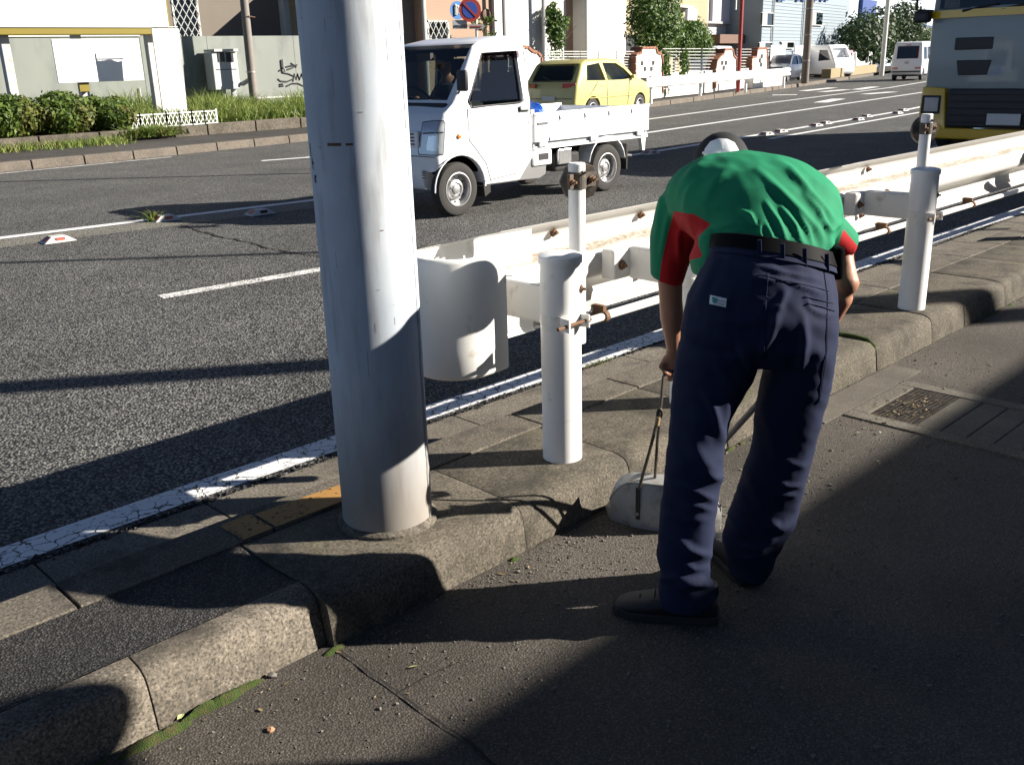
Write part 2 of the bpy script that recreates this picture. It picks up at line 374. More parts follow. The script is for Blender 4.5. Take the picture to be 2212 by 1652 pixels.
for i, (x0, x1, w_) in enumerate(((1.26, 1.9, .012), (1.9, 2.5, .02), (2.5, 3.1, .016), (3.1, 3.8, .02), (3.8, 4.6, .022), (4.6, 5.5, .018), (5.5, 6.6, .022), (6.6, 8, .02), (.98, 1.18, .01), (.1, .46, .012))):
    struct(mosspatch(x0, x1, 1.962 if x0 > 1.2 else 1.99, w_, .007, 40+i).build('kerb_silt', MT['dirt'], None, smooth=True))
mo = MB(); mo.tube([(4.41, 2.4, .15), (4.41, 2.25, .155), (4.41, 2.1, .157), (4.41, 2.03, .151), (4.41, 1.995, .125), (4.408, 1.985, .10)], [.004, .009, .012, .012, .011, .004], 7)
struct(mo.build('joint_moss', MT['moss'], None, smooth=True))
# ---------------------------------------------------------------- fallen leaves, grit, pebbles
m, t, b_ = nodes('dry_leaf'); gi = N(t, 'NewGeometry'); L(t, ramp(t, gi.outputs['Random Per Island'], [(0, (.05, .035, .02)), (.45, (.13, .09, .045)), (.8, (.26, .20, .10)), (1, (.34, .32, .17))]), b_.inputs['Base Color']); b_.inputs['Roughness'].default_value = .8; MT['leafy'] = m
MT['leafg'] = mat('pale_green_leaf', (.34, .38, .16), .7, 0, .4, 40)
def leaf(b, p, s, rz, tilt, rnd):
    m = Matrix.Rotation(rz, 3, 'Z') @ Matrix.Rotation(tilt, 3, 'X')
    pts = [(-1, 0, 0), (-.4, .38, .08), (.35, .34, .1), (1, 0, .02), (.35, -.34, .12), (-.4, -.38, .08), (0, 0, -.02)]
    v = [Vector(p)+m @ Vector((q[0]*s, q[1]*s, q[2]*s+abs(math.sin(tilt))*s*.3+.003)) for q in pts]
    b.add(v, [(0, 6, 1), (1, 6, 2), (2, 6, 3), (3, 6, 4), (4, 6, 5), (5, 6, 0)])
rnd = random.Random(11); lb = MB()
for i in range(640):
    u = rnd.random()
    if i >= 520: leaf(lb, (rnd.gauss(4.0, .16), rnd.gauss(1.64, .06), .006), rnd.uniform(.004, .013), rnd.uniform(0, 6.3), rnd.uniform(-.4, .4), rnd); continue
    if u < .55: xx = rnd.uniform(.3, 7); p = (xx, 1.965-abs(rnd.gauss(0, .05)), 0)
    elif u < .75: xx = rnd.uniform(1.1, 2.4); p = (xx, rnd.uniform(1.45, 1.95), 0)
    elif u < .9: p = (rnd.uniform(3.2, 5.2), rnd.uniform(1.3, 1.9), 0)
    else: p = (rnd.uniform(2, 6), rnd.uniform(2.1, 3.0), .152 if rnd.random() < .0 else .002)
    leaf(lb, p, rnd.uniform(.002, .0055)*(2.0 if rnd.random() < .12 else 1), rnd.uniform(0, 6.3), rnd.uniform(-.5, .5), rnd)
tag(struct(lb.build('fallen_leaves', MT['leafy'], fix=False), 'stuff'), 'scattered dry leaves and plant scraps along the kerb foot', 'leaves')
pb = MB()
for i in range(2600):
    xx = rnd.uniform(.4, 5); yy = rnd.uniform(.6, 1.95)
    if i < 380: xx = rnd.uniform(1.3, 2.6); yy = 1.95-abs(rnd.gauss(0, .14))
    s = rnd.uniform(.0015, .0045)*(1.7 if rnd.random() < .08 else 1); pb.box((xx, yy, s*.3), (s*1.5, s, s), rnd.uniform(0, 3), rx=rnd.uniform(-.5, .5), ry=rnd.uniform(-.5, .5))
MT['grit'] = mat('pale_grit', (.14, .128, .11), .9, 0, .6, 300)
tag(struct(pb.build('grit', MT['grit'], fix=False), 'stuff'), 'fine stone grit strewn over the dark forecourt asphalt', 'grit')
def pebble(name, p, s, m, label, seed):
    bm = bmesh.new(); bmesh.ops.create_icosphere(bm, subdivisions=2, radius=1)
    for v in bm.verts: v.co = Vector((v.co.x*s*1.2, v.co.y*s, v.co.z*s*.6))*(1+.35*noise.noise(v.co*1.6+Vector((seed, 0, 0))))
    me = bpy.data.meshes.new(name); bm.to_mesh(me); bm.free(); o = mk(name, me, m, None, True, 30); o.location = (p[0], p[1], p[2]+s*.35); o.rotation_euler = (0, 0, seed)
    return tag(o, label, 'stone')
MT['brownstone'] = mat('reddish_stone', (.34, .18, .10), .9, 0, .3, 60, .4, 120)
p = gr(585, 1577); pebble('pebble', p, .009, MT['brownstone'], 'small reddish brown stone lying on the forecourt asphalt', 1)
p = gr(588, 1460); pebble('pebble', p, .011, MT['grit'], 'pale pebble at the end of the mossy kerb foot', 2)
for i, (x_, y_, lab) in enumerate(((735, 1408, 'yellowish dead leaf by the mossy clump at the kerb joint'), (390, 1548, 'pale crumpled leaf on the long strip of kerb moss'), (893, 1443, 'light green leaf beside the forecourt crack'), (622, 1478, 'curled dry leaf on asphalt near the pale kerb'), (1085, 1240, 'orange dry leaf at the kerb foot near the pole shadow'))):
    b = MB(); leaf(b, (0, 0, 0), .015, random.uniform(0, 6), .4, rnd); o = b.build('fallen_leaf', MT['leafg'] if i in (1, 2) else MT['leafy'], None); o.location = gr(x_, y_); tag(o, lab, 'leaf', 'single leaves on the asphalt')
# drain grate with concrete surround in the forecourt
gx = thing('drain_cover', 'flat drain cover with mesh end and slotted concrete lids in the asphalt', 'drain', (0, 0, 0))

MT['lid'] = concrete('drain_lid_concrete', (.10, .09, .075), (.17, .155, .125), 200)
for x0, x1, y0, y1 in ((3.74, 3.82, -3, 1.80), (4.28, 4.36, -3, 1.80), (3.82, 4.28, 1.725, 1.80)):
    b = MB(); b.bb(x0, x1, y0, y1, -.02, .007); b.build('rim', MT['lid'], gx, bev=.003)
b = MB(); b.bb(3.60, 4.55, 1.81, 1.955, -.02, .005); b.build('apron', MT['lid'], gx)
b = MB(); b.bb(3.825, 4.275, 1.52, 1.72, -.02, -.008); b.build('pit', MT['crack'], gx)
b = MB()
for i in range(23): b.bb(3.827+i*.0196, 3.834+i*.0196, 1.52, 1.72, -.004, .005)
for i in range(11): b.bb(3.825, 4.275, 1.523+i*.0192, 1.529+i*.0192, -.006, .0035)
b.build('mesh_grate', MT['dark_metal'], gx)
for i in range(42):
    y1 = 1.515-i*.105; b = MB(); b.bb(3.825, 4.275, y1-.100, y1, -.02, .004+random.uniform(0, .001)); b.build('lid', MT['lid'], gx, bev=.003)
b = MB(); b.bb(3.82, 4.28, -3, 1.51, -.03, -.002); b.build('lid_bedding', MT['grit'], gx)
# ================================================================ guard rail
RY = 2.525   # rear (post side) plane of the beam
def wprof(z0=.70, k=1.0, d=.085):
    return [(.048, .20), (.052, .192), (.085, .172), (.108, .150), (.115, .125), (.108, .098), (.070, .072), (.022, .054), (.006, .042), (0, .02), (0, -.02), (.006, -.042), (.022, -.054), (.070, -.072), (.108, -.098), (.115, -.125), (.108, -.150), (.085, -.172), (.052, -.192), (.048, -.20)], z0
m, t, b_ = nodes('white_beam_paint'); v = coords(t); sx = N(t, 'SeparateXYZ'); tc_ = N(t, 'TexCoord'); L(t, tc_.outputs['Object'], sx.inputs[0])
na = noi(t, coords(t, (1.0, 6, 16)), 4, 7, .7); nb_ = noi(t, v, 60, 4, .7)
c = mixc(t, noi(t, v, 4), (.50, .49, .465), (.64, .63, .60))
z1 = ramp(t, sx.outputs[2], [(.602, 0), (.612, 1), (.628, 1), (.648, 0)]); z2 = ramp(t, sx.outputs[2], [(.345, .9), (.375, .55), (.405, 0)])
for zz, lo_, col in ((z1, .30, (.20, .15, .09)), (z2, .27, (.15, .11, .07))):
    k1 = ramp(t, na, [(lo_, 0), (lo_+.22, 1)]); mu = N(t, 'Math', operation='MULTIPLY'); L(t, zz, mu.inputs[0]); L(t, k1, mu.inputs[1])
    m2 = N(t, 'Math', operation='MULTIPLY'); L(t, mu.outputs[0], m2.inputs[0]); L(t, ramp(t, nb_, [(.3, .35), (.6, 1)]), m2.inputs[1]); c = mixc(t, m2.outputs[0], c, col)
L(t, c, b_.inputs['Base Color']); b_.inputs['Roughness'].default_value = .5; MT['beam'] = m
rail = thing('guard_rail', 'white weathered steel guard rail with curled end along the road', 'guard rail', (2.35, 2.2, .15)); rail_inv = Vector((-2.35, -2.2, -.15))
class PB(MB):   # builder whose points are given in world space under a moved parent
    def __init__(s, o): super().__init__(); s.o = Vector(o)
    def build(s, name, m, par, **k):
        s.v = [tuple(Vector(v)-s.o) for v in s.v]; return super().build(name, m, par, **k)
RO = (2.35, 2.2, .15)
pr, rz0 = wprof()
def beam(x0, x1, dy=0):
    b = PB(RO); n = max(2, int((x1-x0)/.25)); rings = []
    for i in range(n+1):
        xx = x0+(x1-x0)*i/n
        q = [(xx, RY+dy+y, rz0+z) for y, z in pr]+[(xx, RY+dy+y+.005, rz0+z) for y, z in reversed(pr)]
        rings.append(q)
    b.loft(rings); return b.build('rail_beam', MT['beam'], rail, smooth=True, ang=60)
beam(2.46, 5.38); beam(5.22, 9.3, .006); beam(9.15, 13.3); beam(13.1, 17.2, .006); beam(17.1, 26)
# curled end plate
path = [(2.62, RY+.052), (2.4, RY+.055), (2.25, RY+.05), (2.13, RY+.045)]
cx_, cy_, rr_ = 2.085, 2.42, .15
for i in range(1, 13):
    a = R(90+i*14.5); path.append((cx_+rr_*math.cos(a), cy_+rr_*math.sin(a)))
path += [(2.12, 2.272), (2.16, 2.274), (2.195, 2.278)]
b = PB(RO); rings = []; hz = [(-.205, .012), (-.2, .004), (-.19, 0), (-.1, 0), (0, 0), (.1, 0), (.19, 0), (.2, .004), (.205, .012)]
for i, p in enumerate(path):
    a = Vector(path[max(i-1, 0)]); c = Vector(path[min(i+1, len(path)-1)]); d = (c-a).normalized(); nn = Vector((-d.y, d.x))
    zz = .695
    q = [(p[0]+nn.x*o_, p[1]+nn.y*o_, zz+h*(1.0)) for h, o_ in hz]+[(p[0]+nn.x*(o_+.005), p[1]+nn.y*(o_+.005), zz+h) for h, o_ in reversed(hz)]
    rings.append(q)
b.loft(rings); b.build('end_plate', MT['white_rail'], rail, smooth=True, ang=50)
def bolt(b, p, ax, r=.013, h=.014):
    b.lathe(p, [(r*1.5, 0), (r*1.5, .003), (r, .004), (r, h), (r*.5, h+.001), (r*.5, h+.012), (0, h+.012)], 8, ax)
for xx, zz in ((2.56, .845), (2.80, .845), (3.36, .845), (3.40, .72), (3.36, .575), (5.5, .84), (5.46, .575), (5.56, .71)):
    b = PB(RO); bolt(b, (xx, RY+(.10 if zz > .75 or zz < .6 else 0)+.003, zz), (0, -1, 0)); b.build('bolt', MT['rust'], rail)
# posts
def post(px, py, top=.885, lean=0, lab=True):
    b = PB(RO); b.lathe((px, py, .10), [(.07, 0), (.07, top-.10-.012)], 32); p1 = b.build('post', MT['white_post'], rail, smooth=True)
    b = PB(RO); z = top-.10-.03; b.lathe((px, py, .10), [(.0705, z), (.0755, z+.001), (.0755, z+.022), (.0735, z+.0255), (.06, z+.031), (.035, z+.035), (.0, z+.036)], 32); b.build('post_cap', MT['white_post'], rail, smooth=True, ang=28)
    b = PB(RO); b.lathe((px, py, .665), [(.0705, -.02), (.0725, -.018), (.0725, .018), (.0705, .02)], 32, cap=False)
    # clamp ears towards the viewer
    for s in (-1, 1):
        b.box((px+.045*s-.018, py-.078, .66), (.006, .05, .045), R(10*s))
    b.build('clamp_band', MT['white_rail'], rail)
    b = PB(RO); b.tube([(px-.11, py-.088, .657), (px+.05, py-.088, .661)], .0065, 8); bolt(b, (px+.03, py-.088, .659), (1, 0, 0), .011); b.build('clamp_bolt', MT['rust'], rail)
    b = PB(RO); bolt(b, (px+.035, py-.062, .765), (.45, -.9, 0), .010, .006); b.build('bolt', MT['rust'], rail)
    # bracket to the beam
    b = PB(RO); b.bb(px-.13, px+.09, RY-.075, RY-.002, .64, .765); b.bb(px-.035, px+.035, py+.05, RY-.07, .635, .77); b.build('bracket', MT['white_rail'], rail, bev=.012)
    for bx in (-.085, .078): b = PB(RO); bolt(b, (px+bx, RY-.076, .70), (0, -1, 0), .014); b.build('bolt', MT['rust'], rail)
post(2.345, 2.17); post(3.10, 2.17, .885); post(5.15, 2.14, .905); post(7.95, 2.14); post(10.75, 2.14); post(13.55, 2.14)
for zz, yy, x0 in ((.475, RY+.0, 2.86), (.455, RY+.06, 2.82)):
    b = PB(RO); b.tube([(x0, yy, zz), (6, yy, zz), (14, yy, zz), (24, yy, zz)], .017, 10); b.build('conduit_pipe', MT['white_rail'], rail, smooth=True)
for xx in (3.0, 3.55, 4.7, 5.6, 6.9):
    b = PB(RO); b.lathe((xx, RY+.0, .475), [(.024, -.012), (.024, .012)], 12, (1, 0, 0)); b.lathe((xx, RY+.06, .455), [(.024, -.012), (.024, .012)], 12, (1, 0, 0)); b.bb(xx-.01, xx+.01, RY, RY+.06, .46, .52); b.build('pipe_clip', MT['rust'], rail)
# delineators clamped to the posts
def delineator(bx, by, z0, z1, label, cz, plate_r, grp, octo=True):
    t = thing('delineator', label, 'delineator', (bx, by, z0), 0, grp)
    b = MB(); b.lathe((0, 0, 0), [(.029, 0), (.03, .004), (.03, z1-z0-.004), (.027, z1-z0)], 24); b.build('pole', MT['white_post'], t, smooth=True)
    h = cz-z0
    b = MB(); b.lathe((0, 0, h), [(.031, -.03), (.034, -.028), (.034, .028), (.031, .03)], 24); b.build('clamp', MT['dark_metal'], t)
    for cx0, wx, a_ in ((.05, .055, -12), (-.045, .03, 12)): b = MB(); b.box((cx0, -.012, h), (wx, .012, .05), R(a_)); b.build('clamp_ear', MT['dark_metal'], t)
    for bx in (.055, -.052): b = MB(); bolt(b, (bx, -.02, h), (0, -1, 0), .009); b.build('bolt', MT['rust'], t)
    nrm = Vector((-.62, -.78, 0)); side = Vector((.78, -.62, 0)); b = MB(); k = 8 if octo else 24
    c = -nrm*.045+side*.018+Vector((0, 0, h-.01))
    b.lathe(c, [(plate_r*.6, .012), (plate_r*.97, .008), (plate_r, 0), (plate_r, -.012), (plate_r*.9, -.018)], k, nrm); b.build('reflector_plate', MT['dark_metal'], t)
    b = MB(); bolt(b, Vector((0, -.0305, z1-z0-.032)), (0, -1, 0), .006, .003); b.build('bolt', MT['black'], t)
p0 = onY(1262, 735, 2.275); p1 = onY(1244, 352, 2.275)
delineator(p1.x+.004, 2.275, p0.z, p1.z, 'thin white pole with dark octagonal plate clamped behind the first post', onY(1243, 390, 2.275).z, .072, 'delineators on the guard rail')
p1 = onY(2005, 246, 2.245)
delineator(p1.x-.01, 2.245, .60, p1.z, 'thin white pole with brown clamp rising behind the post right of the man', onY(2003, 277, 2.245).z, .075, 'delineators on the guard rail', False)
# ================================================================ big steel pole
PX, PY = 1.615, 2.245
pole = thing('steel_pole', 'thick grey painted steel pole rising from the kerb in front', 'pole', (PX, PY, .15))
m, t, b_ = nodes('grey_pole_paint'); v = coords(t)
n1 = noi(t, v, 2.2, 5, .6); n2 = noi(t, coords(t, (14, 14, 1.6)), 2.0, 5, .6); n3 = noi(t, v, 240, 2, .6); n4 = noi(t, coords(t, (3, 3, 9)), 2.6, 6, .65)
c = mixc(t, ramp(t, n1, [(.35, 0), (.65, 1)]), (.43, .48, .53), (.57, .61, .64))
c = mixc(t, ramp(t, n2, [(.50, 0), (.68, .6)]), c, (.31, .30, .30))
sx = N(t, 'SeparateXYZ'); tc_ = N(t, 'TexCoord'); L(t, tc_.outputs['Object'], sx.inputs[0])
ad = N(t, 'Math', operation='MULTIPLY_ADD'); L(t, n2, ad.inputs[0]); ad.inputs[1].default_value = .5; L(t, sx.outputs[2], ad.inputs[2])
c = mixc(t, ramp(t, ad.outputs[0], [(.34, .85), (.80, 0)]), c, (.22, .185, .145))         # dirt splashed up from the ground
c = mixc(t, ramp(t, n4, [(.72, 0), (.74, .9)]), c, (.16, .085, .045))                     # rust chips
c = mixc(t, ramp(t, n3, [(.70, 0), (.76, .35)]), c, (.2, .18, .16))
L(t, c, b_.inputs['Base Color']); b_.inputs['Roughness'].default_value = .75; bump(t, n1, b_, .05, .01); MT['pole'] = m
b = MB(); b.lathe((0, 0, 0), [(.139, -.08), (.139, .8), (.1385, 3), (.12, 9)], 64); b.build('shaft', m, pole, smooth=True)
# weld seam down the right-hand side
sa = math.atan2(-.62, .30)
b = MB(); pts = []; sxx = math.cos(R(-62)); syy = math.sin(R(-62))
rnd = random.Random(4); P = []
for i in range(260):
    z = i*.012; a = R(-58)+rnd.uniform(-.012, .012); P.append(Vector((math.cos(a)*.1385, math.sin(a)*.1385, z)))
b.tube(P, [.004+.002*rnd.random() for _ in P], 5); b.build('weld_seam', m, pole, smooth=True)
MT['pole_scratch'] = mat('scratched_paint', (.24, .25, .26), .8)
def patch(a0, a1, z0, z1, r, name, mm, n=8):
    b = MB(); b.loft([[(math.cos(R(a0+(a1-a0)*i/n))*r, math.sin(R(a0+(a1-a0)*i/n))*r, z) for i in range(n+1)] for z in (z0, z1)], closed=False); return b.build(name, mm, pole, fix=False, smooth=True)
MT['sticker'] = mat('torn_paper', (.55, .56, .56), .8, 0, .1, 20)
patch(-86, -70, 1.36, 1.44, .1397, 'sticker_remnant', MT['sticker']); patch(-168, -150, 1.27, 1.35, .1397, 'sticker_remnant', m)
patch(-163, -146, 1.150, 1.158, .1396, 'rust_scrape', MT['rust']); patch(-141, -133, 1.151, 1.157, .1396, 'rust_scrape', MT['rust'])
rs = random.Random(8)
for i in range(26):
    a_ = rs.uniform(-200, -70); z_ = rs.uniform(.25, 1.6); patch(a_, a_+rs.uniform(.3, 6), z_, z_+rs.uniform(.001, .0025) if i % 3 else z_+rs.uniform(.01, .05), .1394, 'scratch', MT['rust'] if i % 4 == 0 else MT['pole_scratch'], 3) if i % 3 else patch(a_, a_+.5, z_, z_+rs.uniform(.02, .09), .1394, 'scratch', MT['pole_scratch'], 2)
MT['ink'] = mat('black_ink', (.02, .02, .025), .7, 0, .1, 20)
for a, z, dz, da in ((-199, 1.12, .035, 2), (-197, 1.10, .006, 6), (-196, 1.085, .03, 2), (-193, 1.05, .02, 4), (-192, 1.065, .006, 5)): patch(a, a+da, z, z+dz, .1399, 'ink_mark', MT['ink'], 3)
b = MB(); b.lathe((0, 0, 0), [(.158, -.02), (.155, .008), (.147, .014), (.1385, .018)], 40, cap=False); b.build('mortar_collar', MT['slab'], pole, smooth=True)
# road-side arm of the lamp high above
b = MB(); b.tube([(0, 0, 8.6), (0, .5, 9.1), (0, 1.8, 9.3)], .05, 10); b.build('lamp_arm', m, pole, smooth=True)
# ================================================================ the man
import numpy as np
from mathutils.bvhtree import BVHTree
RV, FV, ZV = rt.copy(), HF.copy(), Vector((0, 0, 1))
def ell(c, a, b, n=28): return [c+a*math.cos(2*math.pi*k/n)+b*math.sin(2*math.pi*k/n) for k in range(n)]
def ringpx(xl, yl, xr, yr, s, d, tilt=0, n=28):
    l = onS(xl, yl, s); r_ = onS(xr, yr, s)
    return ell((l+r_)/2, (r_-l)/2, (FV*math.cos(tilt)-ZV*math.sin(tilt))*d, n)
def capsule(b, pts, rr, n=12):
    pts = [Vector(p) for p in pts]
    b.tube(pts, rr, n)
    for p, r_ in zip(pts, rr): ball(b, p, r_)
def ball(b, c, r_, sc=(1, 1, 1), M=None, n=12):
    c = Vector(c); rings = []
    for i in range(n//2+1):
        th = math.pi*i/(n//2); q = []
        for k in range(n):
            v = Vector((math.sin(th)*math.cos(2*math.pi*k/n)*sc[0], math.sin(th)*math.sin(2*math.pi*k/n)*sc[1], math.cos(th)*sc[2]))*r_
            if i in (0, n//2): v += Vector((math.cos(2*math.pi*k/n), math.sin(2*math.pi*k/n), 0))*r_*.02
            q.append(c+((M @ v) if M else v))
        rings.append(q)
    b.loft(rings)
def remesh(b, vox, it=2, fac=.5):
    me = b.mesh('tmp'); bm = bmesh.new(); bm.from_mesh(me); bmesh.ops.recalc_face_normals(bm, faces=bm.faces); bm.to_mesh(me); bm.free()
    o = bpy.data.objects.new('tmp', me); COL.objects.link(o)
    md = o.modifiers.new('r', 'REMESH'); md.mode = 'VOXEL'; md.voxel_size = vox; md.adaptivity = 0
    if it:
        sm = o.modifiers.new('s', 'SMOOTH'); sm.iterations = it; sm.factor = fac
    dg = bpy.context.evaluated_depsgraph_get(); r_ = bpy.data.meshes.new_from_object(o.evaluated_get(dg))
    bpy.data.objects.remove(o); bpy.data.meshes.remove(me); r_.materials.clear(); return r_
def displace(me, fn):
    me.update(); n = len(me.vertices); co = np.empty(n*3); me.vertices.foreach_get('co', co); no = np.empty(n*3); me.vertices.foreach_get('normal', no)
    co = co.reshape(-1, 3); no = no.reshape(-1, 3)
    for i in range(n):
        p = Vector(co[i]); d = fn(p, Vector(no[i])); co[i] += no[i]*d
    me.vertices.foreach_set('co', co.ravel()); me.update()
def ridge(p): return (1-abs(noise.noise(p)))**2
def bvh(me): return BVHTree.FromPolygons([v.co for v in me.vertices], [tuple(p.vertices) for p in me.polygons])
def cast(t, x, y, off=.002):
    d = ray(x, y).normalized(); h = t.ray_cast(CC, d)
    return None if h[0] is None else h[0]-d*off*2
def decal(t, poly, off=.003, rings=5, sub=4):
    P = []
    for a, c in zip(poly, poly[1:]+poly[:1]):
        for i in range(sub): P.append((a[0]+(c[0]-a[0])*i/sub, a[1]+(c[1]-a[1])*i/sub))
    cx0 = sum(p[0] for p in P)/len(P); cy0 = sum(p[1] for p in P)/len(P); b = MB(); R_ = []
    for k in range(rings+1):
        f = 1-k/rings*.98
        q = [cast(t, cx0+(p[0]-cx0)*f, cy0+(p[1]-cy0)*f, off) for p in P]
        last = next((z for z in q if z is not None), None)
        if last is None: return None
        for i in range(len(q)):
            if q[i] is None: q[i] = last
            last = q[i]
        R_.append(q)
    b.loft(R_, cap=False); return b
man = thing('person', 'bent over man in green and red shirt and navy trousers sweeping at the kerb', 'person', (2.07, 1.36, 0)); MO = Vector((2.07, 1.36, 0))
def shift(o): o.data.transform(Matrix.Translation(-MO)); return o
W0 = onS(1670, 550, 2.50)
def loc(r_, f, z): return W0+RV*r_+FV*f+ZV*(z-W0.z)
# ---- trousers
hips = [ringpx(1546, 524, 1798, 578, 2.50, .112, R(18)), ringpx(1538, 540, 1800, 590, 2.49, .12, R(15)), ringpx(1512, 585, 1806, 632, 2.465, .135, R(8)), ringpx(1486, 645, 1809, 688, 2.44, .142, 0), ringpx(1472, 715, 1806, 745, 2.43, .13), ringpx(1470, 765, 1800, 785, 2.435, .10)]
LL = [(1468, 1640, 745, 2.43, .11), (1457, 1632, 800, 2.42, .10), (1452, 1606, 850, 2.41, .093), (1448, 1580, 900, 2.40, .087), (1443, 1564, 955, 2.39, .082), (1436, 1558, 1015, 2.38, .078), (1429, 1549, 1080, 2.37, .076), (1422, 1540, 1145, 2.36, .073), (1419, 1530, 1200, 2.355, .07), (1427, 1530, 1245, 2.355, .075), (1423, 1549, 1280, 2.36, .085), (1426, 1543, 1300, 2.36, .083)]
RL = [(1652, 1803, 745, 2.44, .11), (1652, 1797, 800, 2.45, .10), (1640, 1787, 850, 2.46, .093), (1632, 1773, 900, 2.47, .087), (1627, 1758, 960, 2.49, .082), (1608, 1742, 1020, 2.50, .08), (1587, 1729, 1080, 2.52, .077), (1568, 1716, 1130, 2.53, .075), (1561, 1692, 1170, 2.54, .073), (1570, 1670, 1210, 2.55, .07), (1583, 1656, 1244, 2.55, .066)]
tb = MB(); tb.loft(hips)
for LG in (LL, RL): tb.loft([ringpx(xl, y, xr, y, s, d) for xl, xr, y, s, d in LG])
tme = remesh(tb, .0068, 4)
legc = [[((onS(xl, y, s)+onS(xr, y, s))/2) for xl, xr, y, s, d in LG] for LG in (LL, RL)]
def px(p):
    d = p-CC; z = d.dot(fwd); return (1106+CF*d.dot(CR)/z, 826-CF*d.dot(CU)/z)
def zc(ox, oy, k, L_): return [[((ox+x/k)/1.0872, (oy+y/k)/1.0872) for x, y in l] for l in L_]
def crease(q, lines):
    """height of cloth creases: each is a curve (seen from behind) with a width and a height"""
    d = 0
    for P_, w_, a_ in lines:
        dm = 1e9; n_ = len(P_); tt = 0
        if not (min(p[0] for p in P_)-w_*3 < q[0] < max(p[0] for p in P_)+w_*3 and min(p[1] for p in P_)-w_*3 < q[1] < max(p[1] for p in P_)+w_*3): continue
        for i in range(n_-1):
            a, c = P_[i], P_[i+1]; ex, ey = c[0]-a[0], c[1]-a[1]; t_ = max(0, min(1, ((q[0]-a[0])*ex+(q[1]-a[1])*ey)/(ex*ex+ey*ey))); u = math.hypot(q[0]-a[0]-ex*t_, q[1]-a[1]-ey*t_)
            if u < dm: dm = u; tt = (i+t_)/(n_-1)
        d += a_*math.exp(-(dm/w_)**2)*math.sin(math.pi*min(1, max(0, .12+.76*tt)))
    return d
TC = [(l, w_/2.76, a_) for l, (w_, a_) in zip(zc(1400, 850, 2.541, [[(640, 175), (700, 270), (745, 450)], [(500, 730), (600, 775), (700, 825)], [(540, 860), (610, 860), (690, 885)], [(470, 1040), (560, 1120), (660, 1150)], [(560, 470), (640, 600), (735, 690)], [(640, 650), (690, 690), (735, 690)], [(500, 1335), (620, 1310), (725, 1370)], [(370, 1290), (480, 1280), (640, 1340)], [(420, 900), (520, 950), (640, 940)], [(520, 1200), (590, 1235), (650, 1230)], [(720, 30), (790, 110), (840, 180)], [(1080, 560), (1160, 600), (1240, 620)], [(1080, 715), (1140, 735), (1210, 735)], [(1040, 770), (1100, 790), (1180, 790)], [(1020, 950), (1100, 990), (1160, 965)], [(870, 1100), (980, 1115), (1060, 1060)], [(880, 1165), (960, 1160), (1040, 1120)], [(900, 640), (960, 760), (1000, 900)], [(1010, 260), (1060, 420), (1080, 600)], [(780, 860), (840, 980), (900, 1060)]]), [(26, .011), (20, .010), (15, .007), (24, .013), (45, .013), (20, .009), (26, .014), (22, .010), (20, .007), (18, .007), (24, .010), (18, .006), (14, .008), (13, .007), (26, .013), (18, .012), (14, .010), (30, .008), (40, .010), (24, .009)])]
TC += [(l, w_/2.9, a_) for l, (w_, a_) in zip(zc(1450, 280, 2.665, [[(850, 905), (1000, 950), (1150, 985), (1275, 1010)], [(850, 990), (960, 1015), (1040, 1005)], [(1060, 1010), (1150, 1050), (1260, 1085)], [(940, 1180), (1010, 1170), (1050, 1090)], [(1180, 1110), (1200, 1180), (1260, 1215), (1350, 1230)], [(620, 880), (560, 1000), (500, 1150)], [(760, 1420), (800, 1470), (840, 1560)], [(900, 1480), (960, 1350), (1000, 1200)], [(1160, 1230), (1170, 1400), (1140, 1600)], [(650, 1250), (760, 1290), (880, 1270)], [(520, 1300), (600, 1370), (700, 1400)]]), [(16, .006), (14, .007), (14, .006), (24, .010), (16, .006), (30, .006), (34, .014), (30, .012), (30, .010), (26, .006), (26, .006)])]
def tfold(p, n):
    q = p-W0; r_ = q.dot(RV); f = q.dot(FV); z = p.z; side = 0 if (p-legc[0][5]).dot(RV) < .075 else 1
    low = max(0, min(1, (.5-z)/.3)); bk = 1 if n.dot(FV) < .25 else max(0, 1-(n.dot(FV)-.25)*3)
    d = bk*crease(px(p), TC)
    d += (.004+.004*low)*(noise.noise(Vector((r_*11+side*7, f*9, z*(7+9*low)+r_*6)))) + .0025*noise.noise(Vector((r_*25+side*3, f*22, z*30+r_*14)))
    if bk < 1: d += (1-bk)*.008*(ridge(Vector((r_*9, f*9+side*4, z*13)))-.5)
    return d
displace(tme, tfold)
MT['navy'] = mat('navy_cotton', (.012, .017, .044), .85, 0, .25, 12, .25, 700, bd=.001, spec=.2)
TB = bvh(tme); trousers = shift(mk('trousers', tme, MT['navy'], man, True, 180))
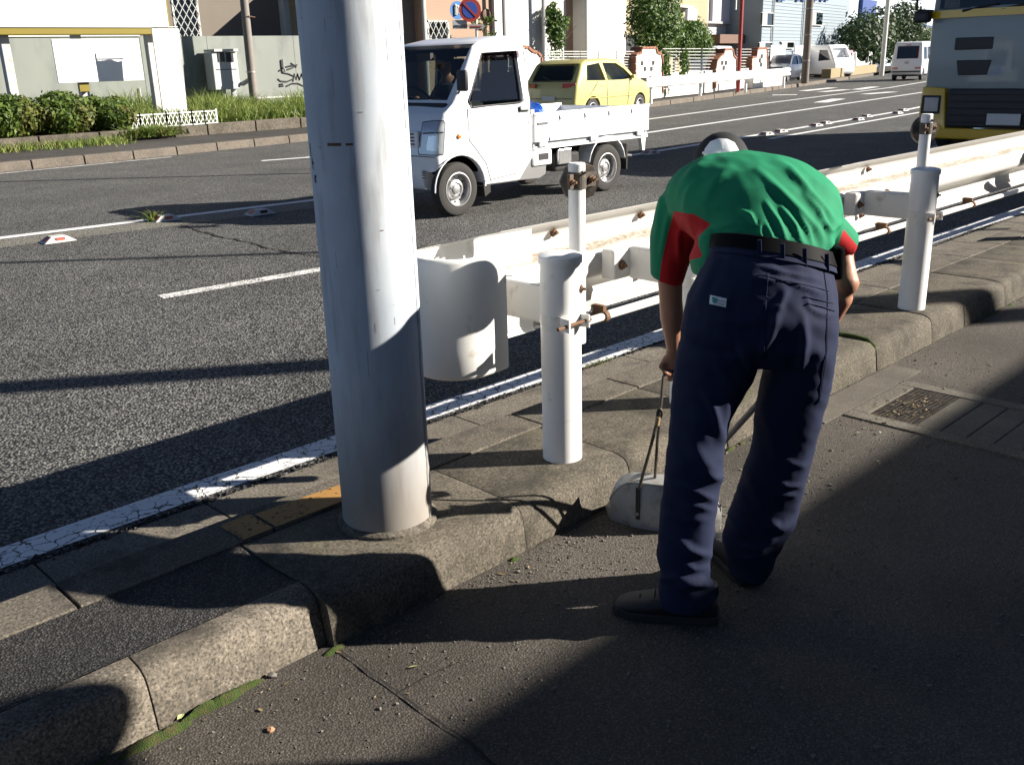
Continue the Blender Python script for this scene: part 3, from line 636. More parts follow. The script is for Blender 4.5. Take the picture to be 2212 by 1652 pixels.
# belt
hb = [ringpx(1540, 505, 1800, 555, 2.51, .117, R(18), 40), ringpx(1537, 535, 1803, 585, 2.495, .124, R(16), 40)]
def beltband(m_, f0, f1, o0, name, mm):
    b = MB(); R_ = []
    for k in range(40):
        a = hb[0][k].lerp(hb[1][k], f0); c = hb[0][k].lerp(hb[1][k], f1); cen = sum(hb[0], Vector())/40; out = (a-cen); out -= ZV*out.z; out.normalize()
        R_.append([a, c, c+out*o0, a+out*o0])
    b.loft(R_, loop=True); return shift(b.build(name, mm, man, smooth=True, ang=40))
MT['leather'] = mat('black_leather', (.007, .007, .008), .55, 0, .2, 30, .1, 200, spec=.03)
belt = beltband(man, .05, .95, .006, 'belt', MT['leather'])
beltband(man, .95, 1.35, .003, 'waistband', MT['navy'])
for xx, yy in ((1640, 522), (1690, 530), (1738, 540), (1786, 552)):
    b = MB(); T = bvh(belt.data); p = None
    a = onS(xx, yy-6, 2.40); c = onS(xx+1, yy+40, 2.385)
    d_ = ray(xx, yy+14).normalized()
    h = T.ray_cast(CC-MO, d_)
    if h[0] is None: continue
    hp = h[0]+MO; s_ = (hp).dot(FV)
    b.bar(onS(xx, yy-4, s_-.003), onS(xx+1, yy+36, s_-.006), .0115, .003, FV); shift(b.build('belt_loop', MT['navy'], man, bev=.0015))
# label, pocket slits, seams on the seat
dc = decal(TB, [(1534, 637), (1570, 645), (1568, 664), (1532, 656)], .004); MT['cloth_white'] = mat('white_label', (.62, .64, .62), .8, 0, .05, 30)
if dc:
    lab = shift(dc.build('cloth_label', MT['cloth_white'], man, fix=False)); MT['teal'] = mat('teal_print', (.03, .22, .2), .8, 0, .05, 30); MT['inkp'] = mat('grey_print', (.05, .06, .07), .8, 0, .05, 30)
    cc_ = decal(TB, [(1538, 641), (1546, 643), (1549, 648), (1545, 656), (1539, 653)], .0055, 3, 2)
    if cc_: shift(cc_.build('globe_mark', MT['teal'], lab, fix=False))
    def text(tx, px, py, hpx, par):
        cu = bpy.data.curves.new('t', 'FONT'); cu.body = tx; cu.size = 1; cu.extrude = 0; to = bpy.data.objects.new('t', cu); COL.objects.link(to)
        dg = bpy.context.evaluated_depsgraph_get(); me = bpy.data.meshes.new_from_object(to.evaluated_get(dg)); bpy.data.objects.remove(to); me.materials.clear()
        for v in me.vertices:
            q = cast(TB, px+v.co.x*hpx, py+v.co.x*hpx*.22-v.co.y*hpx, .0056); v.co = q if q is not None else Vector((0, 0, 0))
        return shift(mk('lettering', me, MT['inkp'], par))
    text('CARBON', 1549, 650, 5.2, lab); text('OFFSET', 1549, 657, 5.2, lab)
MT['seam'] = mat('dark_seam', (.012, .014, .032), .9, 0, .1, 30)
def seam(pts, wd=2.2, name='seam', mm=None, off=.0012):
    b = MB(); R_ = []
    P = []
    for a, c in zip(pts, pts[1:]):
        n = max(2, int(math.hypot(c[0]-a[0], c[1]-a[1])/8))
        P += [(a[0]+(c[0]-a[0])*i/n, a[1]+(c[1]-a[1])*i/n) for i in range(n)]
    P.append(pts[-1])
    for i, p in enumerate(P):
        q = cast(TB, p[0], p[1], off)
        if q is not None: R_.append(q)
    if len(R_) > 2:
        b.tube(R_, wd/2600, 6); shift(b.build(name, mm or MT['navy'], man, smooth=True))
seam([(1618, 636), (1650, 640), (1666, 645)], 4, 'pocket_edge'); seam([(1745, 655), (1775, 662), (1803, 672)], 5, 'pocket_edge'); seam([(1738, 640), (1770, 648), (1800, 655)], 3, 'pocket_edge')
seam([(1660, 590), (1655, 650), (1652, 720), (1650, 780)], 3, 'seat_seam'); seam([(1640, 592), (1690, 605), (1740, 615), (1790, 628)], 3.5, 'yoke_seam')
seam([(1780, 585), (1788, 640), (1786, 760), (1770, 870)], 2.5, 'side_seam')
# ---- shirt
TR = [(.002, .045, 1.06, .180, .118), (.004, .10, 1.075, .212, .142), (.006, .19, 1.092, .238, .148), (.008, .28, 1.095, .25, .146), (.006, .37, 1.085, .245, .138), (-.01, .44, 1.07, .215, .118), (-.035, .50, 1.06, .12, .095), (-.05, .545, 1.06, .07, .075)]
FLIP = True
sb_ = MB(); cen = [loc(r_, f, z) for r_, f, z, a, b in TR]; rings = []
for i, (r_, f, z, hw, ht) in enumerate(TR):
    tdir = (cen[min(i+1, len(cen)-1)]-cen[max(i-1, 0)]).normalized(); a = RV+ZV*(-.13); a = (a-tdir*a.dot(tdir)).normalized(); b2 = a.cross(tdir)
    ring = []
    for k in range(36):
        th = 2*math.pi*k/36; ct, st = math.cos(th), math.sin(th); e = .97
        ring.append(cen[i]+a*hw*(abs(ct)**e*(1 if ct > 0 else -1))+b2*ht*(abs(st)**e*(1 if st > 0 else -1)))
    rings.append(ring)
rings = [ringpx(1554, 521, 1792, 571, 2.515, .10, R(18), 36), ringpx(1545, 512, 1797, 562, 2.52, .113, R(20), 36)]+[[r_[(-k) % 36] for k in range(36)] for r_ in rings] if FLIP else [ringpx(1554, 521, 1792, 571, 2.515, .10, R(18), 36), ringpx(1545, 512, 1797, 562, 2.52, .113, R(20), 36)]+rings
sb_.loft(rings)
shL = loc(-.19, .36, 1.055); shR = loc(.20, .33, 1.02)
hemL = onS(1441, 604, 2.885); hemR = onS(1832, 536, 2.84)
def sleeve(a, h, r0, r1, bow):
    d = (h-a); R_ = []
    for i in range(7):
        t_ = i/6; c = a+d*t_+bow*math.sin(math.pi*t_)*.5; dd = d.normalized(); s1 = RV-dd*RV.dot(dd); s1.normalize(); s2 = s1.cross(dd); rr = r0+(r1-r0)*t_
        R_.append(ell(c, s1*rr, s2*rr*1.15, 24))
    sb_.loft(R_)
sleeve(shL+RV*.035+ZV*.025, hemL, .092, .054, RV*-.03+ZV*.012); sleeve(shR-RV*.02, hemR, .088, .052, RV*.02)
ball(sb_, shL+RV*.035+ZV*.022, .092); ball(sb_, shL+RV*.09+ZV*.04, .10); ball(sb_, shR-RV*.03, .082)
# loose shirt front hanging under the belly on the left
sb_.loft([ell(loc(-.13, .06, 1.06), RV*.05, FV*.08, 16), ell(loc(-.165, .10, .97), RV*.035, FV*.09, 16), ell(loc(-.165, .11, .925), RV*.022, FV*.08, 16)])
sme = remesh(sb_, .0062, 4)
SCR = [(l, w_/2.9, a_) for l, (w_, a_) in zip(zc(1450, 280, 2.665, [[(880, 320), (1000, 430), (1130, 560), (1240, 680), (1300, 780)], [(1080, 330), (1180, 420), (1290, 550), (1370, 650)], [(1180, 470), (1260, 570), (1310, 690), (1330, 790)], [(930, 520), (1010, 640), (1060, 760)], [(1030, 550), (1110, 660), (1155, 780)], [(1120, 590), (1190, 690), (1220, 780)], [(770, 570), (830, 600), (865, 660)], [(510, 770), (600, 690), (720, 655), (860, 660)], [(490, 390), (440, 470), (420, 580)], [(570, 230), (470, 320), (390, 440)], [(700, 300), (590, 420), (530, 560)], [(640, 760), (680, 720), (760, 700)], [(900, 760), (890, 700), (900, 640)], [(980, 770), (960, 710), (920, 640)], [(1260, 640), (1330, 700), (1400, 650)], [(330, 560), (300, 700), (270, 860)], [(400, 640), (380, 760), (390, 900)], [(1000, 250), (1100, 330), (1180, 430)], [(470, 500), (560, 560), (640, 560)], [(280, 480), (260, 600), (240, 760)]]), [(26, .011), (22, .010), (18, .010), (17, .009), (16, .009), (14, .008), (13, .010), (20, .007), (22, .009), (28, .008), (30, .006), (14, .006), (12, .006), (12, .006), (18, .008), (18, .008), (18, .008), (26, .006), (18, .006), (18, .006)])]
def sfold(p, n):
    q = p-W0; r_ = q.dot(RV); f = q.dot(FV); fc = n.dot(fwd)
    bk = 1 if fc < .1 else max(0, 1-(fc-.1)*3)
    d = bk*(crease(px(p), SCR)-.002)
    d += .004*noise.noise(Vector((r_*9-f*5, f*6+r_*4, p.z*7)))+.0022*noise.noise(Vector((r_*24+f*14, f*12-r_*9, p.z*22)))
    if p.z < 1.06 and f < .05: d += .004*noise.noise(Vector((r_*38, f*6, 1)))
    return d
displace(sme, sfold)
# red panels: signed value per vertex, thresholded in the material
def sdist(q, poly):
    ins = False; dm = 1e9; n = len(poly)
    for i in range(n):
        a, c = poly[i], poly[(i+1) % n]
        if (a[1] > q[1]) != (c[1] > q[1]) and q[0] < (c[0]-a[0])*(q[1]-a[1])/(c[1]-a[1])+a[0]: ins = not ins
        ex, ey = c[0]-a[0], c[1]-a[1]; t_ = max(0, min(1, ((q[0]-a[0])*ex+(q[1]-a[1])*ey)/(ex*ex+ey*ey))); dm = min(dm, math.hypot(q[0]-a[0]-ex*t_, q[1]-a[1]-ey*t_))
    return dm if ins else -dm
PANELS = [[(1456, 456), (1482, 461), (1500, 463), (1536, 484), (1508, 512), (1508, 528), (1518, 555), (1490, 562), (1488, 640), (1421, 640), (1428, 570), (1444, 500)],
          [(1822, 495), (1836, 512), (1856, 535), (1850, 570), (1800, 570), (1806, 545)]]
def panel(p):
    q = px(p); return max(-1, min(1, max(sdist(q, P_) for P_ in PANELS)/10))
at_ = sme.attributes.new('panel', 'FLOAT', 'POINT')
at_.data.foreach_set('value', [panel(v.co) for v in sme.vertices])
m, t, b_ = nodes('green_red_shirt'); v_ = coords(t); an = N(t, 'Attribute'); an.attribute_name = 'panel'
k = ramp(t, an.outputs['Fac'], [(.0, 0), (.03, 1)])
c = mixc(t, noi(t, v_, 10), (.008, .165, .075), (.012, .215, .10)); c = mixc(t, k, c, (.40, .012, .014))
edge = ramp(t, an.outputs['Fac'], [(.0, 0), (.01, .35), (.06, 0)])
L(t, c, b_.inputs['Base Color']); b_.inputs['Roughness'].default_value = .8; b_.inputs['Specular IOR Level'].default_value = .2; bump(t, noi(t, v_, 600, 3), b_, .12, .001); MT['shirt'] = m
SB = bvh(sme); shirt = shift(mk('shirt', sme, m, man, True, 180))
# ---- body (head, neck, arms, hands, core)
HC = onS(1557, 357, 3.05); elL = onS(1449, 650, 2.89); wrL = onS(1456, 752, 2.90); haL = onS(1459, 778, 2.905)
elR = onS(1829, 612, 2.76); wrR = onS(1790, 700, 2.80); haR = onS(1768, 730, 2.81)
bb_ = MB(); HM = Matrix((RV, FV*.75+ZV*.66, (FV*.66-ZV*.75)*-1)).transposed()
ball(bb_, HC-ZV*.02, .088, (.8, 1.0, .95), HM, 20); ball(bb_, HC+FV*.06-ZV*.085, .055)
for s in (-1, 1): ball(bb_, HC+RV*.082*s-ZV*.02-FV*.01, .025, (.4, 1, 1.3))
capsule(bb_, [HC-FV*.04-ZV*.02, loc(-.03, .46, 1.07)], [.058, .065])
capsule(bb_, [loc(0, -.0, .98), loc(0, .2, 1.06), loc(0, .4, 1.06)], [.10, .12, .10])
capsule(bb_, [shL, hemL.lerp(shL, .25), elL, elL.lerp(wrL, .35), wrL], [.04, .04, .036, .037, .024], 16)
capsule(bb_, [shR, hemR.lerp(shR, .2), elR, elR.lerp(wrR, .35), wrR], [.04, .04, .037, .037, .025], 16)
for i_, LG in enumerate((LL, RL)):
    cs = legc[i_]; capsule(bb_, [cs[0], cs[5], cs[9]-FV*.0], [.07, .05, .038])
def hand(w_, c, ax, side, b):
    """fist closed round a bar along ax; w_ wrist, c palm centre, side = thumb direction along ax"""
    dn = (c-w_).normalized(); ax = (ax-dn*ax.dot(dn)).normalized(); fr = ax.cross(dn)
    if fr.dot(FV) < 0: fr = -fr
    b.loft([ell(w_, ax*.024, fr*.02, 14), ell(w_.lerp(c, .5), ax*.032, fr*.019, 14), ell(c+dn*.012, ax*.038, fr*.018, 14), ell(c+dn*.03, ax*.036, fr*.014, 14)])
    for i in range(4):
        o = ax*side*(.028-.019*i); ln = (.95, 1.05, 1.0, .82)[i]; p0_ = c+o+dn*.022+fr*.006
        capsule(b, [p0_, p0_+(fr*.026+dn*.014)*ln, p0_+(fr*.024+dn*.040)*ln, p0_+(-fr*.004+dn*.046)*ln, p0_+(-fr*.014+dn*.032)*ln], [.0095, .009, .0085, .008, .0075], 8)
    p0_ = c+ax*side*.03-dn*.01
    capsule(b, [p0_, p0_+ax*side*.018+dn*.018-fr*.010, p0_+ax*side*.010+dn*.040-fr*.018, p0_-ax*side*.008+dn*.052-fr*.012], [.012, .0105, .0095, .008], 8)
hand(wrL, haL, RV, -1, bb_); hand(wrR, haR, (onS(1563, 955, 2.75)-onS(1640, 870, 2.70)).normalized(), 1, bb_)
bme = remesh(bb_, .0062, 2)
MT['skin'] = mat('tanned_skin', (.36, .17, .10), .55, 0, .18, 14, .15, 120, bd=.002)
body = shift(mk('body', bme, MT['skin'], man, True, 180))
# ---- cap
cb = MB(); CM = Matrix((RV, (FV*.85-ZV*.53), FV*.53+ZV*.85)).transposed()
rings = []
for i in range(12):
    th = R(8+i*8.2); q = []
    for k in range(28):
        a = 2*math.pi*k/28; v = Vector((math.sin(th)*math.cos(a)*.088, math.sin(th)*math.sin(a)*.112, math.cos(th)*.098)); q.append(HC+CM @ v)
    rings.append(q)
cb.loft(rings)
MT['capblack'] = mat('black_cap_cloth', (.008, .008, .009), .85, 0, .3, 40, .2, 500, bd=.001)
cme = cb.mesh('cap'); CB = bvh(cme); bm = bmesh.new(); bm.from_mesh(cme); bmesh.ops.recalc_face_normals(bm, faces=bm.faces); bm.to_mesh(cme); bm.free()
capo = shift(mk('cap', cme, MT['capblack'], man, True, 60))
dc = decal(CB, [(1519, 345), (1522, 322), (1534, 306), (1552, 299), (1571, 300), (1587, 308), (1596, 324), (1598, 342), (1560, 345)], .004, 6, 3)
MT['capwhite'] = mat('white_cap_panel', (.82, .82, .83), .8, 0, .05, 30)
if dc: shift(dc.build('cap_back_panel', MT['capwhite'], capo, fix=False, smooth=True))
b = MB(); P = [cast(CB, x, 333-abs(x-1560)*.06, .006) for x in range(1519, 1602, 6)]; P = [p for p in P if p is not None]
if len(P) > 3: b.tube(P, .005, 6); shift(b.build('cap_strap', MT['capwhite'], capo, smooth=True))
b = MB(); vis = HC+FV*.055-ZV*.07; b.loft([ell(vis+RV*0+FV*.09*t_-ZV*.02*t_, RV*(.08-.03*t_*t_), (ZV*.004), 16) for t_ in (0, .4, .8, 1)]); shift(b.build('cap_visor', MT['capblack'], capo, smooth=True))
# ---- shoes
def shoe(heel, toe, name):
    heel = Vector(heel); toe = Vector(toe); d = (toe-heel); d.z = 0; d.normalize(); n = Vector((-d.y, d.x, 0)); Ls = .285
    prof = [(0, .028, .062), (.02, .036, .085), (.06, .041, .10), (.10, .042, .096), (.15, .045, .075), (.20, .049, .058), (.245, .045, .048), (.275, .03, .036), (.285, .015, .026)]
    b = MB(); R_ = []
    for x_, wd, h in prof:
        c = heel+d*x_; q = []
        for k in range(16):
            a = 2*math.pi*k/16; ca, sa = math.cos(a), math.sin(a)
            q.append(c+n*wd*(abs(ca)**.7*(1 if ca > 0 else -1))+ZV*(.014+(h-.014)/2+(h-.014)/2*(abs(sa)**.8*(1 if sa > 0 else -1))))
        R_.append(q)
    b.loft(R_); up = shift(b.build(name, MT['shoe'], man, smooth=True, ang=60))
    b = MB(); b.loft([[heel+d*x_+n*(wd+.004)*s+ZV*z for s, z in ((-1, .001), (1, .001), (1, .026), (-1, .026))] for x_, wd, h in [(-.006, .026, 0)]+[(x_, wd, h) for x_, wd, h in prof[1:-1]]+[(.291, .016, 0)]]); shift(b.build('sole', MT['sole'], up, bev=.003))
    b = MB(); b.tube([heel+d*.215+n*y+ZV*(.056-abs(y)*.35) for y in (-.046, -.03, -.015, 0, .015, .03, .046)], .003, 6); shift(b.build('toe_cap_seam', MT['sole'], up, smooth=True))
    b = MB(); b.loft([ell(heel+d*.055+ZV*z_, d*(.05+.004*k_), n*(.038+.003*k_), 16) for k_, z_ in ((0, .085), (1, .10), (1, .112), (0, .116))]); shift(b.build('ankle_collar', MT['shoe'], up, smooth=True))
    b = MB()
    for x_, h in ((.13, .085), (.152, .074), (.174, .066)): b.tube([heel+d*x_+n*y+ZV*(h+.004-abs(y)*.25) for y in (-.03, -.015, 0, .015, .03)], .0028, 6)
    shift(b.build('laces', MT['lace'], up, smooth=True))
MT['shoe'] = mat('black_shoe_leather', (.010, .010, .011), .62, 0, .3, 30, .3, 160); MT['lace'] = mat('grey_lace', (.06, .06, .06), .8); MT['sole'] = mat('shoe_sole', (.02, .019, .018), .8, 0, .2, 20)
shoe(gr(1548, 1338), gr(1340, 1318), 'shoe'); shoe(gr(1618, 1262), gr(1545, 1180), 'shoe')
# ---- pouch on the belt
b = MB(); pp = onS(1806, 566, 2.47); b.box(pp, (.026, .06, .085), CYAW-R(90)); shift(b.build('belt_pouch', MT['leather'], man, bev=.008, smooth=True))
# ================================================================ dustpan and broom
dp = thing('dustpan', 'grey tin dustpan with black straps and long wire handle in front of the kerb', 'dustpan', (2.42, 1.76, 0)); DO = Vector((2.42, 1.76, 0))
def dsh(o): o.data.transform(Matrix.Translation(-DO)); return o
A_, B_, C_ = gr(1318, 1122), Vector((2.30, 1.69, 0)), gr(1556, 1142)
def bz(u): return A_*(1-u)**2+B_*2*u*(1-u)+C_*u*u
opn = (Vector((.62, .78, 0)))
MT['tin'] = mat('grey_tin', (.36, .36, .345), .5, .3, .15, 14, .06, 60, ((.2, .17, .12), .3, 22))
b = MB(); R_ = []; n = 20
for i in range(n+1):
    u = i/n; p = bz(u); h = .165*(1-.55*abs(2*u-1)**5); inn = opn*.075*(1-abs(2*u-1)**3)
    q = [p+opn*.10*0, p+ZV*h*.35-opn*.004, p+ZV*h*.8, p+ZV*h+opn*.006, p+ZV*(h+.012)+inn, p+ZV*(h+.008)+inn, p+ZV*(h-.004)+opn*.010, p+ZV*h*.8+opn*.004, p+ZV*h*.35+opn*.001, p+ZV*.003+opn*.004]
    R_.append(q)
b.loft(R_); dsh(b.build('pan_back', MT['tin'], dp, smooth=True, ang=22))
b = MB(); b.tube([R_[i][3] for i in range(n+1)], .0035, 6); dsh(b.build('rolled_rim', MT['tin'], dp, smooth=True))
b = MB(); fr0 = A_+opn*.10; fr1 = C_+opn*.16
b.loft([[bz(i/n)+ZV*.002, bz(i/n)+ZV*.005, fr0.lerp(fr1, i/n)+ZV*.004, fr0.lerp(fr1, i/n)+ZV*.002] for i in range(n+1)]); dsh(b.build('pan_floor', MT['tin'], dp))
for u, e in ((0, A_), (1, C_)):
    f_ = fr0 if u == 0 else fr1; b = MB(); b.prism([(0, 0), (1, 0), (.75, .02), (0, .075)], e, f_-e, ZV, Vector((.003, 0, 0))); dsh(b.build('pan_side', MT['tin'], dp))
for u in (.27, .93):
    p = bz(u); tn = (bz(u+.01)-bz(u-.01)).normalized(); nn = Vector((tn.y, -tn.x, 0)); nn = nn if nn.dot(opn) < 0 else -nn
    b = MB(); b.bar(p+nn*.004+ZV*.035, p+nn*.007+ZV*.15, .014, .004, nn); dsh(b.build('strap', MT['black'], dp)); b = MB(); bolt(b, p+nn*.006+ZV*.055, nn, .004, .003); dsh(b.build('rivet', MT['steel'], dp))
j1 = onS(1425, 893, 2.86)
MT['rod'] = mat('handle_rod', (.10, .085, .065), .5, .6, .3, 30)
b = MB(); p = bz(.27)+ZV*.15; b.tube([p-opn*.008, onS(1403, 975, 2.85), onS(1418, 915, 2.86), j1], .0055, 8); dsh(b.build('handle_wire', MT['rod'], dp, smooth=True))
b = MB(); p2 = bz(.93)+ZV*.15; b.tube([bz(.45)+ZV*.17+opn*.05, onS(1420, 950, 2.90), j1+FV*.01+RV*.004], .005, 8); dsh(b.build('handle_wire', MT['rod'], dp, smooth=True))
b = MB(); b.tube([j1+RV*.008*math.cos(a)+ZV*(.016*math.sin(a)) for a in [2*math.pi*i/12 for i in range(13)]], .004, 8); dsh(b.build('hinge_loop', MT['rod'], dp, smooth=True))
b = MB(); b.tube([onS(1419, 918, 2.86), onS(1422, 900, 2.86)], .0085, 10); dsh(b.build('wooden_sleeve', mat('pale_wood', (.32, .22, .12), .7), dp, smooth=True))
hg = onS(1438, 799, 2.90)
b = MB(); b.tube([j1, onS(1429, 860, 2.87), onS(1433, 815, 2.89), hg], .0055, 8); b.tube([hg, onS(1440, 796, 2.905), onS(1480, 800, 2.905)], .005, 8); dsh(b.build('handle_rod', MT['rod'], dp, smooth=True))
b = MB(); b.tube([onS(1437, 797, 2.905), onS(1448, 797, 2.907), onS(1482, 801, 2.905)], [.011, .0125, .012], 12); dsh(b.build('handle_grip', MT['black'], dp, smooth=True))
br = thing('broom', 'broom with grey brown stick slanting between the man legs', 'broom', tuple(gr(1500, 1040))); BO = Vector(gr(1500, 1040))
bl = gr(1508, 1016, .14); top = onS(1775, 718, 2.79); P0 = bl
b = MB(); b.tube([top+(top-bl).normalized()*.06, bl], .0105, 10); o = b.build('stick', mat('broom_stick', (.13, .115, .10), .6, 0, .2, 30), br, smooth=True); o.data.transform(Matrix.Translation(-BO))
b = MB(); rnd = random.Random(6); dd = (bl-top).normalized()
for i in range(160):
    a = rnd.uniform(0, 6.3); r_ = rnd.random()**.5; s1 = RV*math.cos(a)*r_; s2 = FV*math.sin(a)*r_
    p0_ = bl+s1*.03+s2*.012; p1_ = bl+dd*.05; p1_ = Vector((p1_.x, p1_.y, .006))+s1*.05+s2*.02; b.tube([p0_, p1_], [.0016, .001], 3)
o = b.build('bristles', mat('broom_bristle', (.25, .19, .09), .8, 0, .3, 60), br, fix=False); o.data.transform(Matrix.Translation(-BO)); o['kind'] = 'stuff'
# ================================================================ vehicles
def solid(poly, hw, bev=.05, seg=3, fn=None, inset=0):
    """prism of a side outline (x forward, z up), rounded, shaped by fn(v)"""
    bm = bmesh.new(); a = [bm.verts.new((x, -hw, z)) for x, z in poly]; c = [bm.verts.new((x, hw, z)) for x, z in poly]; n = len(poly)
    bm.faces.new(a); bm.faces.new(list(reversed(c)))
    for i in range(n): bm.faces.new((a[i], c[i], c[(i+1) % n], a[(i+1) % n]))
    bmesh.ops.recalc_face_normals(bm, faces=bm.faces)
    if bev: bmesh.ops.bevel(bm, geom=[e for e in bm.edges], offset=bev, segments=seg, affect='EDGES', profile=.5, clamp_overlap=True)
    bmesh.ops.triangulate(bm, faces=[f for f in bm.faces if len(f.verts) > 4])
    if fn:
        bmesh.ops.subdivide_edges(bm, edges=[e for e in bm.edges if e.calc_length() > .35], cuts=2, use_grid_fill=True)
        bmesh.ops.triangulate(bm, faces=[f for f in bm.faces if len(f.verts) > 4])
        for v in bm.verts: v.co = fn(v.co)
    me = bpy.data.meshes.new('s'); bm.to_mesh(me); bm.free(); return me
def cut(me, cutters, op='DIFFERENCE'):
    o = bpy.data.objects.new('c', me); COL.objects.link(o); tmp = [o]
    for c in cutters:
        co = bpy.data.objects.new('k', c); COL.objects.link(co); tmp.append(co); co.hide_render = True
        md = o.modifiers.new('b', 'BOOLEAN'); md.operation = op; md.object = co; md.solver = 'EXACT'
    dg = bpy.context.evaluated_depsgraph_get(); r_ = bpy.data.meshes.new_from_object(o.evaluated_get(dg))
    for x in tmp: bpy.data.objects.remove(x)
    r_.materials.clear(); return r_
def pris(poly, y0, y1): return MB().prism(poly, (0, y0, 0), (1, 0, 0), (0, 0, 1), (0, y1-y0, 0))
def fixm(b):
    me = b.mesh('k'); bm = bmesh.new(); bm.from_mesh(me); bmesh.ops.recalc_face_normals(bm, faces=bm.faces); bm.to_mesh(me); bm.free(); return me
def lining(me, tree):
    me.materials.append(MT['interior'])
    for p in me.polygons:
        h = tree.find_nearest(p.center)
        if h[0] is not None and (h[0]-p.center).length < .004: p.material_index = 1
def carpaint(name, col, rough=.35): return mat(name, col, rough, 0, .03, 3, coat=.6)
MT['wpaint'] = carpaint('white_car_paint', (.80, .81, .82)); MT['glass'] = glass('car_glass', (.42, .47, .46)); MT['glassd'] = glass('tinted_glass', (.10, .11, .12))
MT['trimblack'] = mat('black_trim', (.02, .02, .022), .55, 0, .1, 10); MT['lens'] = mat('clear_lens', (.42, .45, .48), .12, .2, .2, 12, coat=1); MT['red_lens'] = mat('red_lens', (.45, .02, .025), .2, 0, .1, 20, coat=1)
MT['chrome'] = mat('bright_metal', (.6, .6, .6), .25, .9, .1, 20); MT['amber'] = mat('amber_lens', (.8, .22, .03), .3, 0, .05, 20, coat=.5); MT['rimsil'] = mat('silver_wheel', (.42, .42, .42), .4, .7, .1, 8)
MT['interior'] = mat('dark_interior', (.03, .032, .036), .8, 0, .2, 10); MT['under'] = mat('underbody', (.025, .024, .023), .8, 0, .3, 15)
def wheel(par, x, y, r_, wd, out, holes=12, rimr=.62):
    """tyre with steel rim; out = +1/-1 side facing outward"""
    o = bpy.data.objects.new('wheel', None); COL.objects.link(o); o.parent = par; o.location = (x, y, r_); o.empty_display_size = .1
    ax = (0, out, 0); h = wd/2
    b = MB(); b.lathe((0, 0, 0), [(r_*.64, -h*.9), (r_*.80, -h), (r_*.95, -h*.85), (r_, -h*.55), (r_, h*.55), (r_*.95, h*.85), (r_*.80, h), (r_*.66, h*.9), (r_*.64, h*.6)], 36, ax, cap=False); b.build('tyre', MT['rubber'], o, smooth=True)
    b = MB(); q = r_*.64; b.lathe((0, 0, 0), [(q, h*.95), (q*.93, h*.98), (q*.88, h*.6), (q*.86, h*.05), (q*.62, h*.0), (q*.54, h*.4), (q*.40, h*.5), (q*.30, h*.25), (q*.26, h*.3), (q*.25, h*.55), (q*.2, h*.6), (0, h*.6)], 36, ax, cap=False); b.build('rim', MT['rimsil'], o, smooth=True, ang=40)
    b = MB()
    for k in range(holes):
        a = 2*math.pi*k/holes; b.lathe((math.cos(a)*q*.74, out*h*.035, math.sin(a)*q*.74), [(q*.055, 0), (q*.055, .004)], 8, ax)
    ho = b.build('vent_holes', MT['black'], o); ho['kind'] = 'stuff'
    b = MB()
    for k in range(5):
        a = 2*math.pi*k/5+.3; b.lathe((math.cos(a)*q*.42, out*h*.46, math.sin(a)*q*.42), [(q*.05, 0), (q*.05, .01)], 6, ax)
    b.build('wheel_nuts', MT['chrome'], o)['kind'] = 'stuff'
    return o
MT['visor'] = glass('smoked_visor', (.45, .40, .44))
# ---------------- the small white flatbed truck
kt = thing('kei_truck', 'small white flatbed truck driving past behind the steel pole', 'truck', (6.27+1.7, 7.44+.73, 0), math.pi, None)
# local: x forward; front at +1.7, y: +0.73 = near side (faces the camera after the half turn)
def kx(a): return 1.7-a                  # a = metres behind the front
cabp = [(kx(.03), .27), (kx(-.0), .36), (kx(.0), .60), (kx(.03), .88), (kx(.10), 1.02), (kx(.27), 1.13), (kx(.62), 1.645), (kx(.72), 1.70), (kx(1.05), 1.755), (kx(1.30), 1.735), (kx(1.36), 1.69), (kx(1.365), .50), (kx(1.15), .27)]
def cabfn(v):
    y = v.y; x, z = v.x, v.z; k = 1.0
    if z > 1.0: k *= 1-.17*((z-1.0)/.75)**1.3
    fx = max(0, (x-1.45)/.25); k *= 1-.07*fx**2
    return Vector((x-.02*(y/.73)**2*(fx > 0), y*k, z))
cab = solid(cabp, .735, .055, 3, cabfn)
inn = solid([(kx(.12), .42), (kx(.12), .98), (kx(.33), 1.12), (kx(.68), 1.61), (kx(1.05), 1.70), (kx(1.32), 1.68), (kx(1.32), .42)], .69, .03, 2, cabfn)
side = [(kx(.46), 1.13), (kx(.73), 1.585), (kx(1.22), 1.60), (kx(1.235), 1.10), (kx(1.2), 1.085), (kx(.50), 1.07)]
wsc = MB(); wsc.box((kx(.40), 0, 1.41), (.40, 1.26, .52), ry=R(0)); wsme = fixm(MB().loft([[(kx(-.1), y, 1.145), (kx(.45), y, 1.145), (kx(.86), y, 1.615), (kx(.3), y, 1.80)] for y in (-.60, .60)]))
rw = fixm(MB().box((kx(1.34), 0, 1.38), (.2, 1.0, .36)))
arch = MB().lathe((kx(.29), -.9, .275), [(.335, 0), (.335, .42)], 32, (0, 1, 0)); arch.lathe((kx(.29), .48, .275), [(.335, 0), (.335, .42)], 32, (0, 1, 0))
innb = bvh(inn); cab = cut(cab, [inn, wsme, fixm(pris(side, -.9, .9)), rw, fixm(arch)])
o = mk('cab', cab, MT['wpaint'], kt, True, 28); lining(cab, innb)
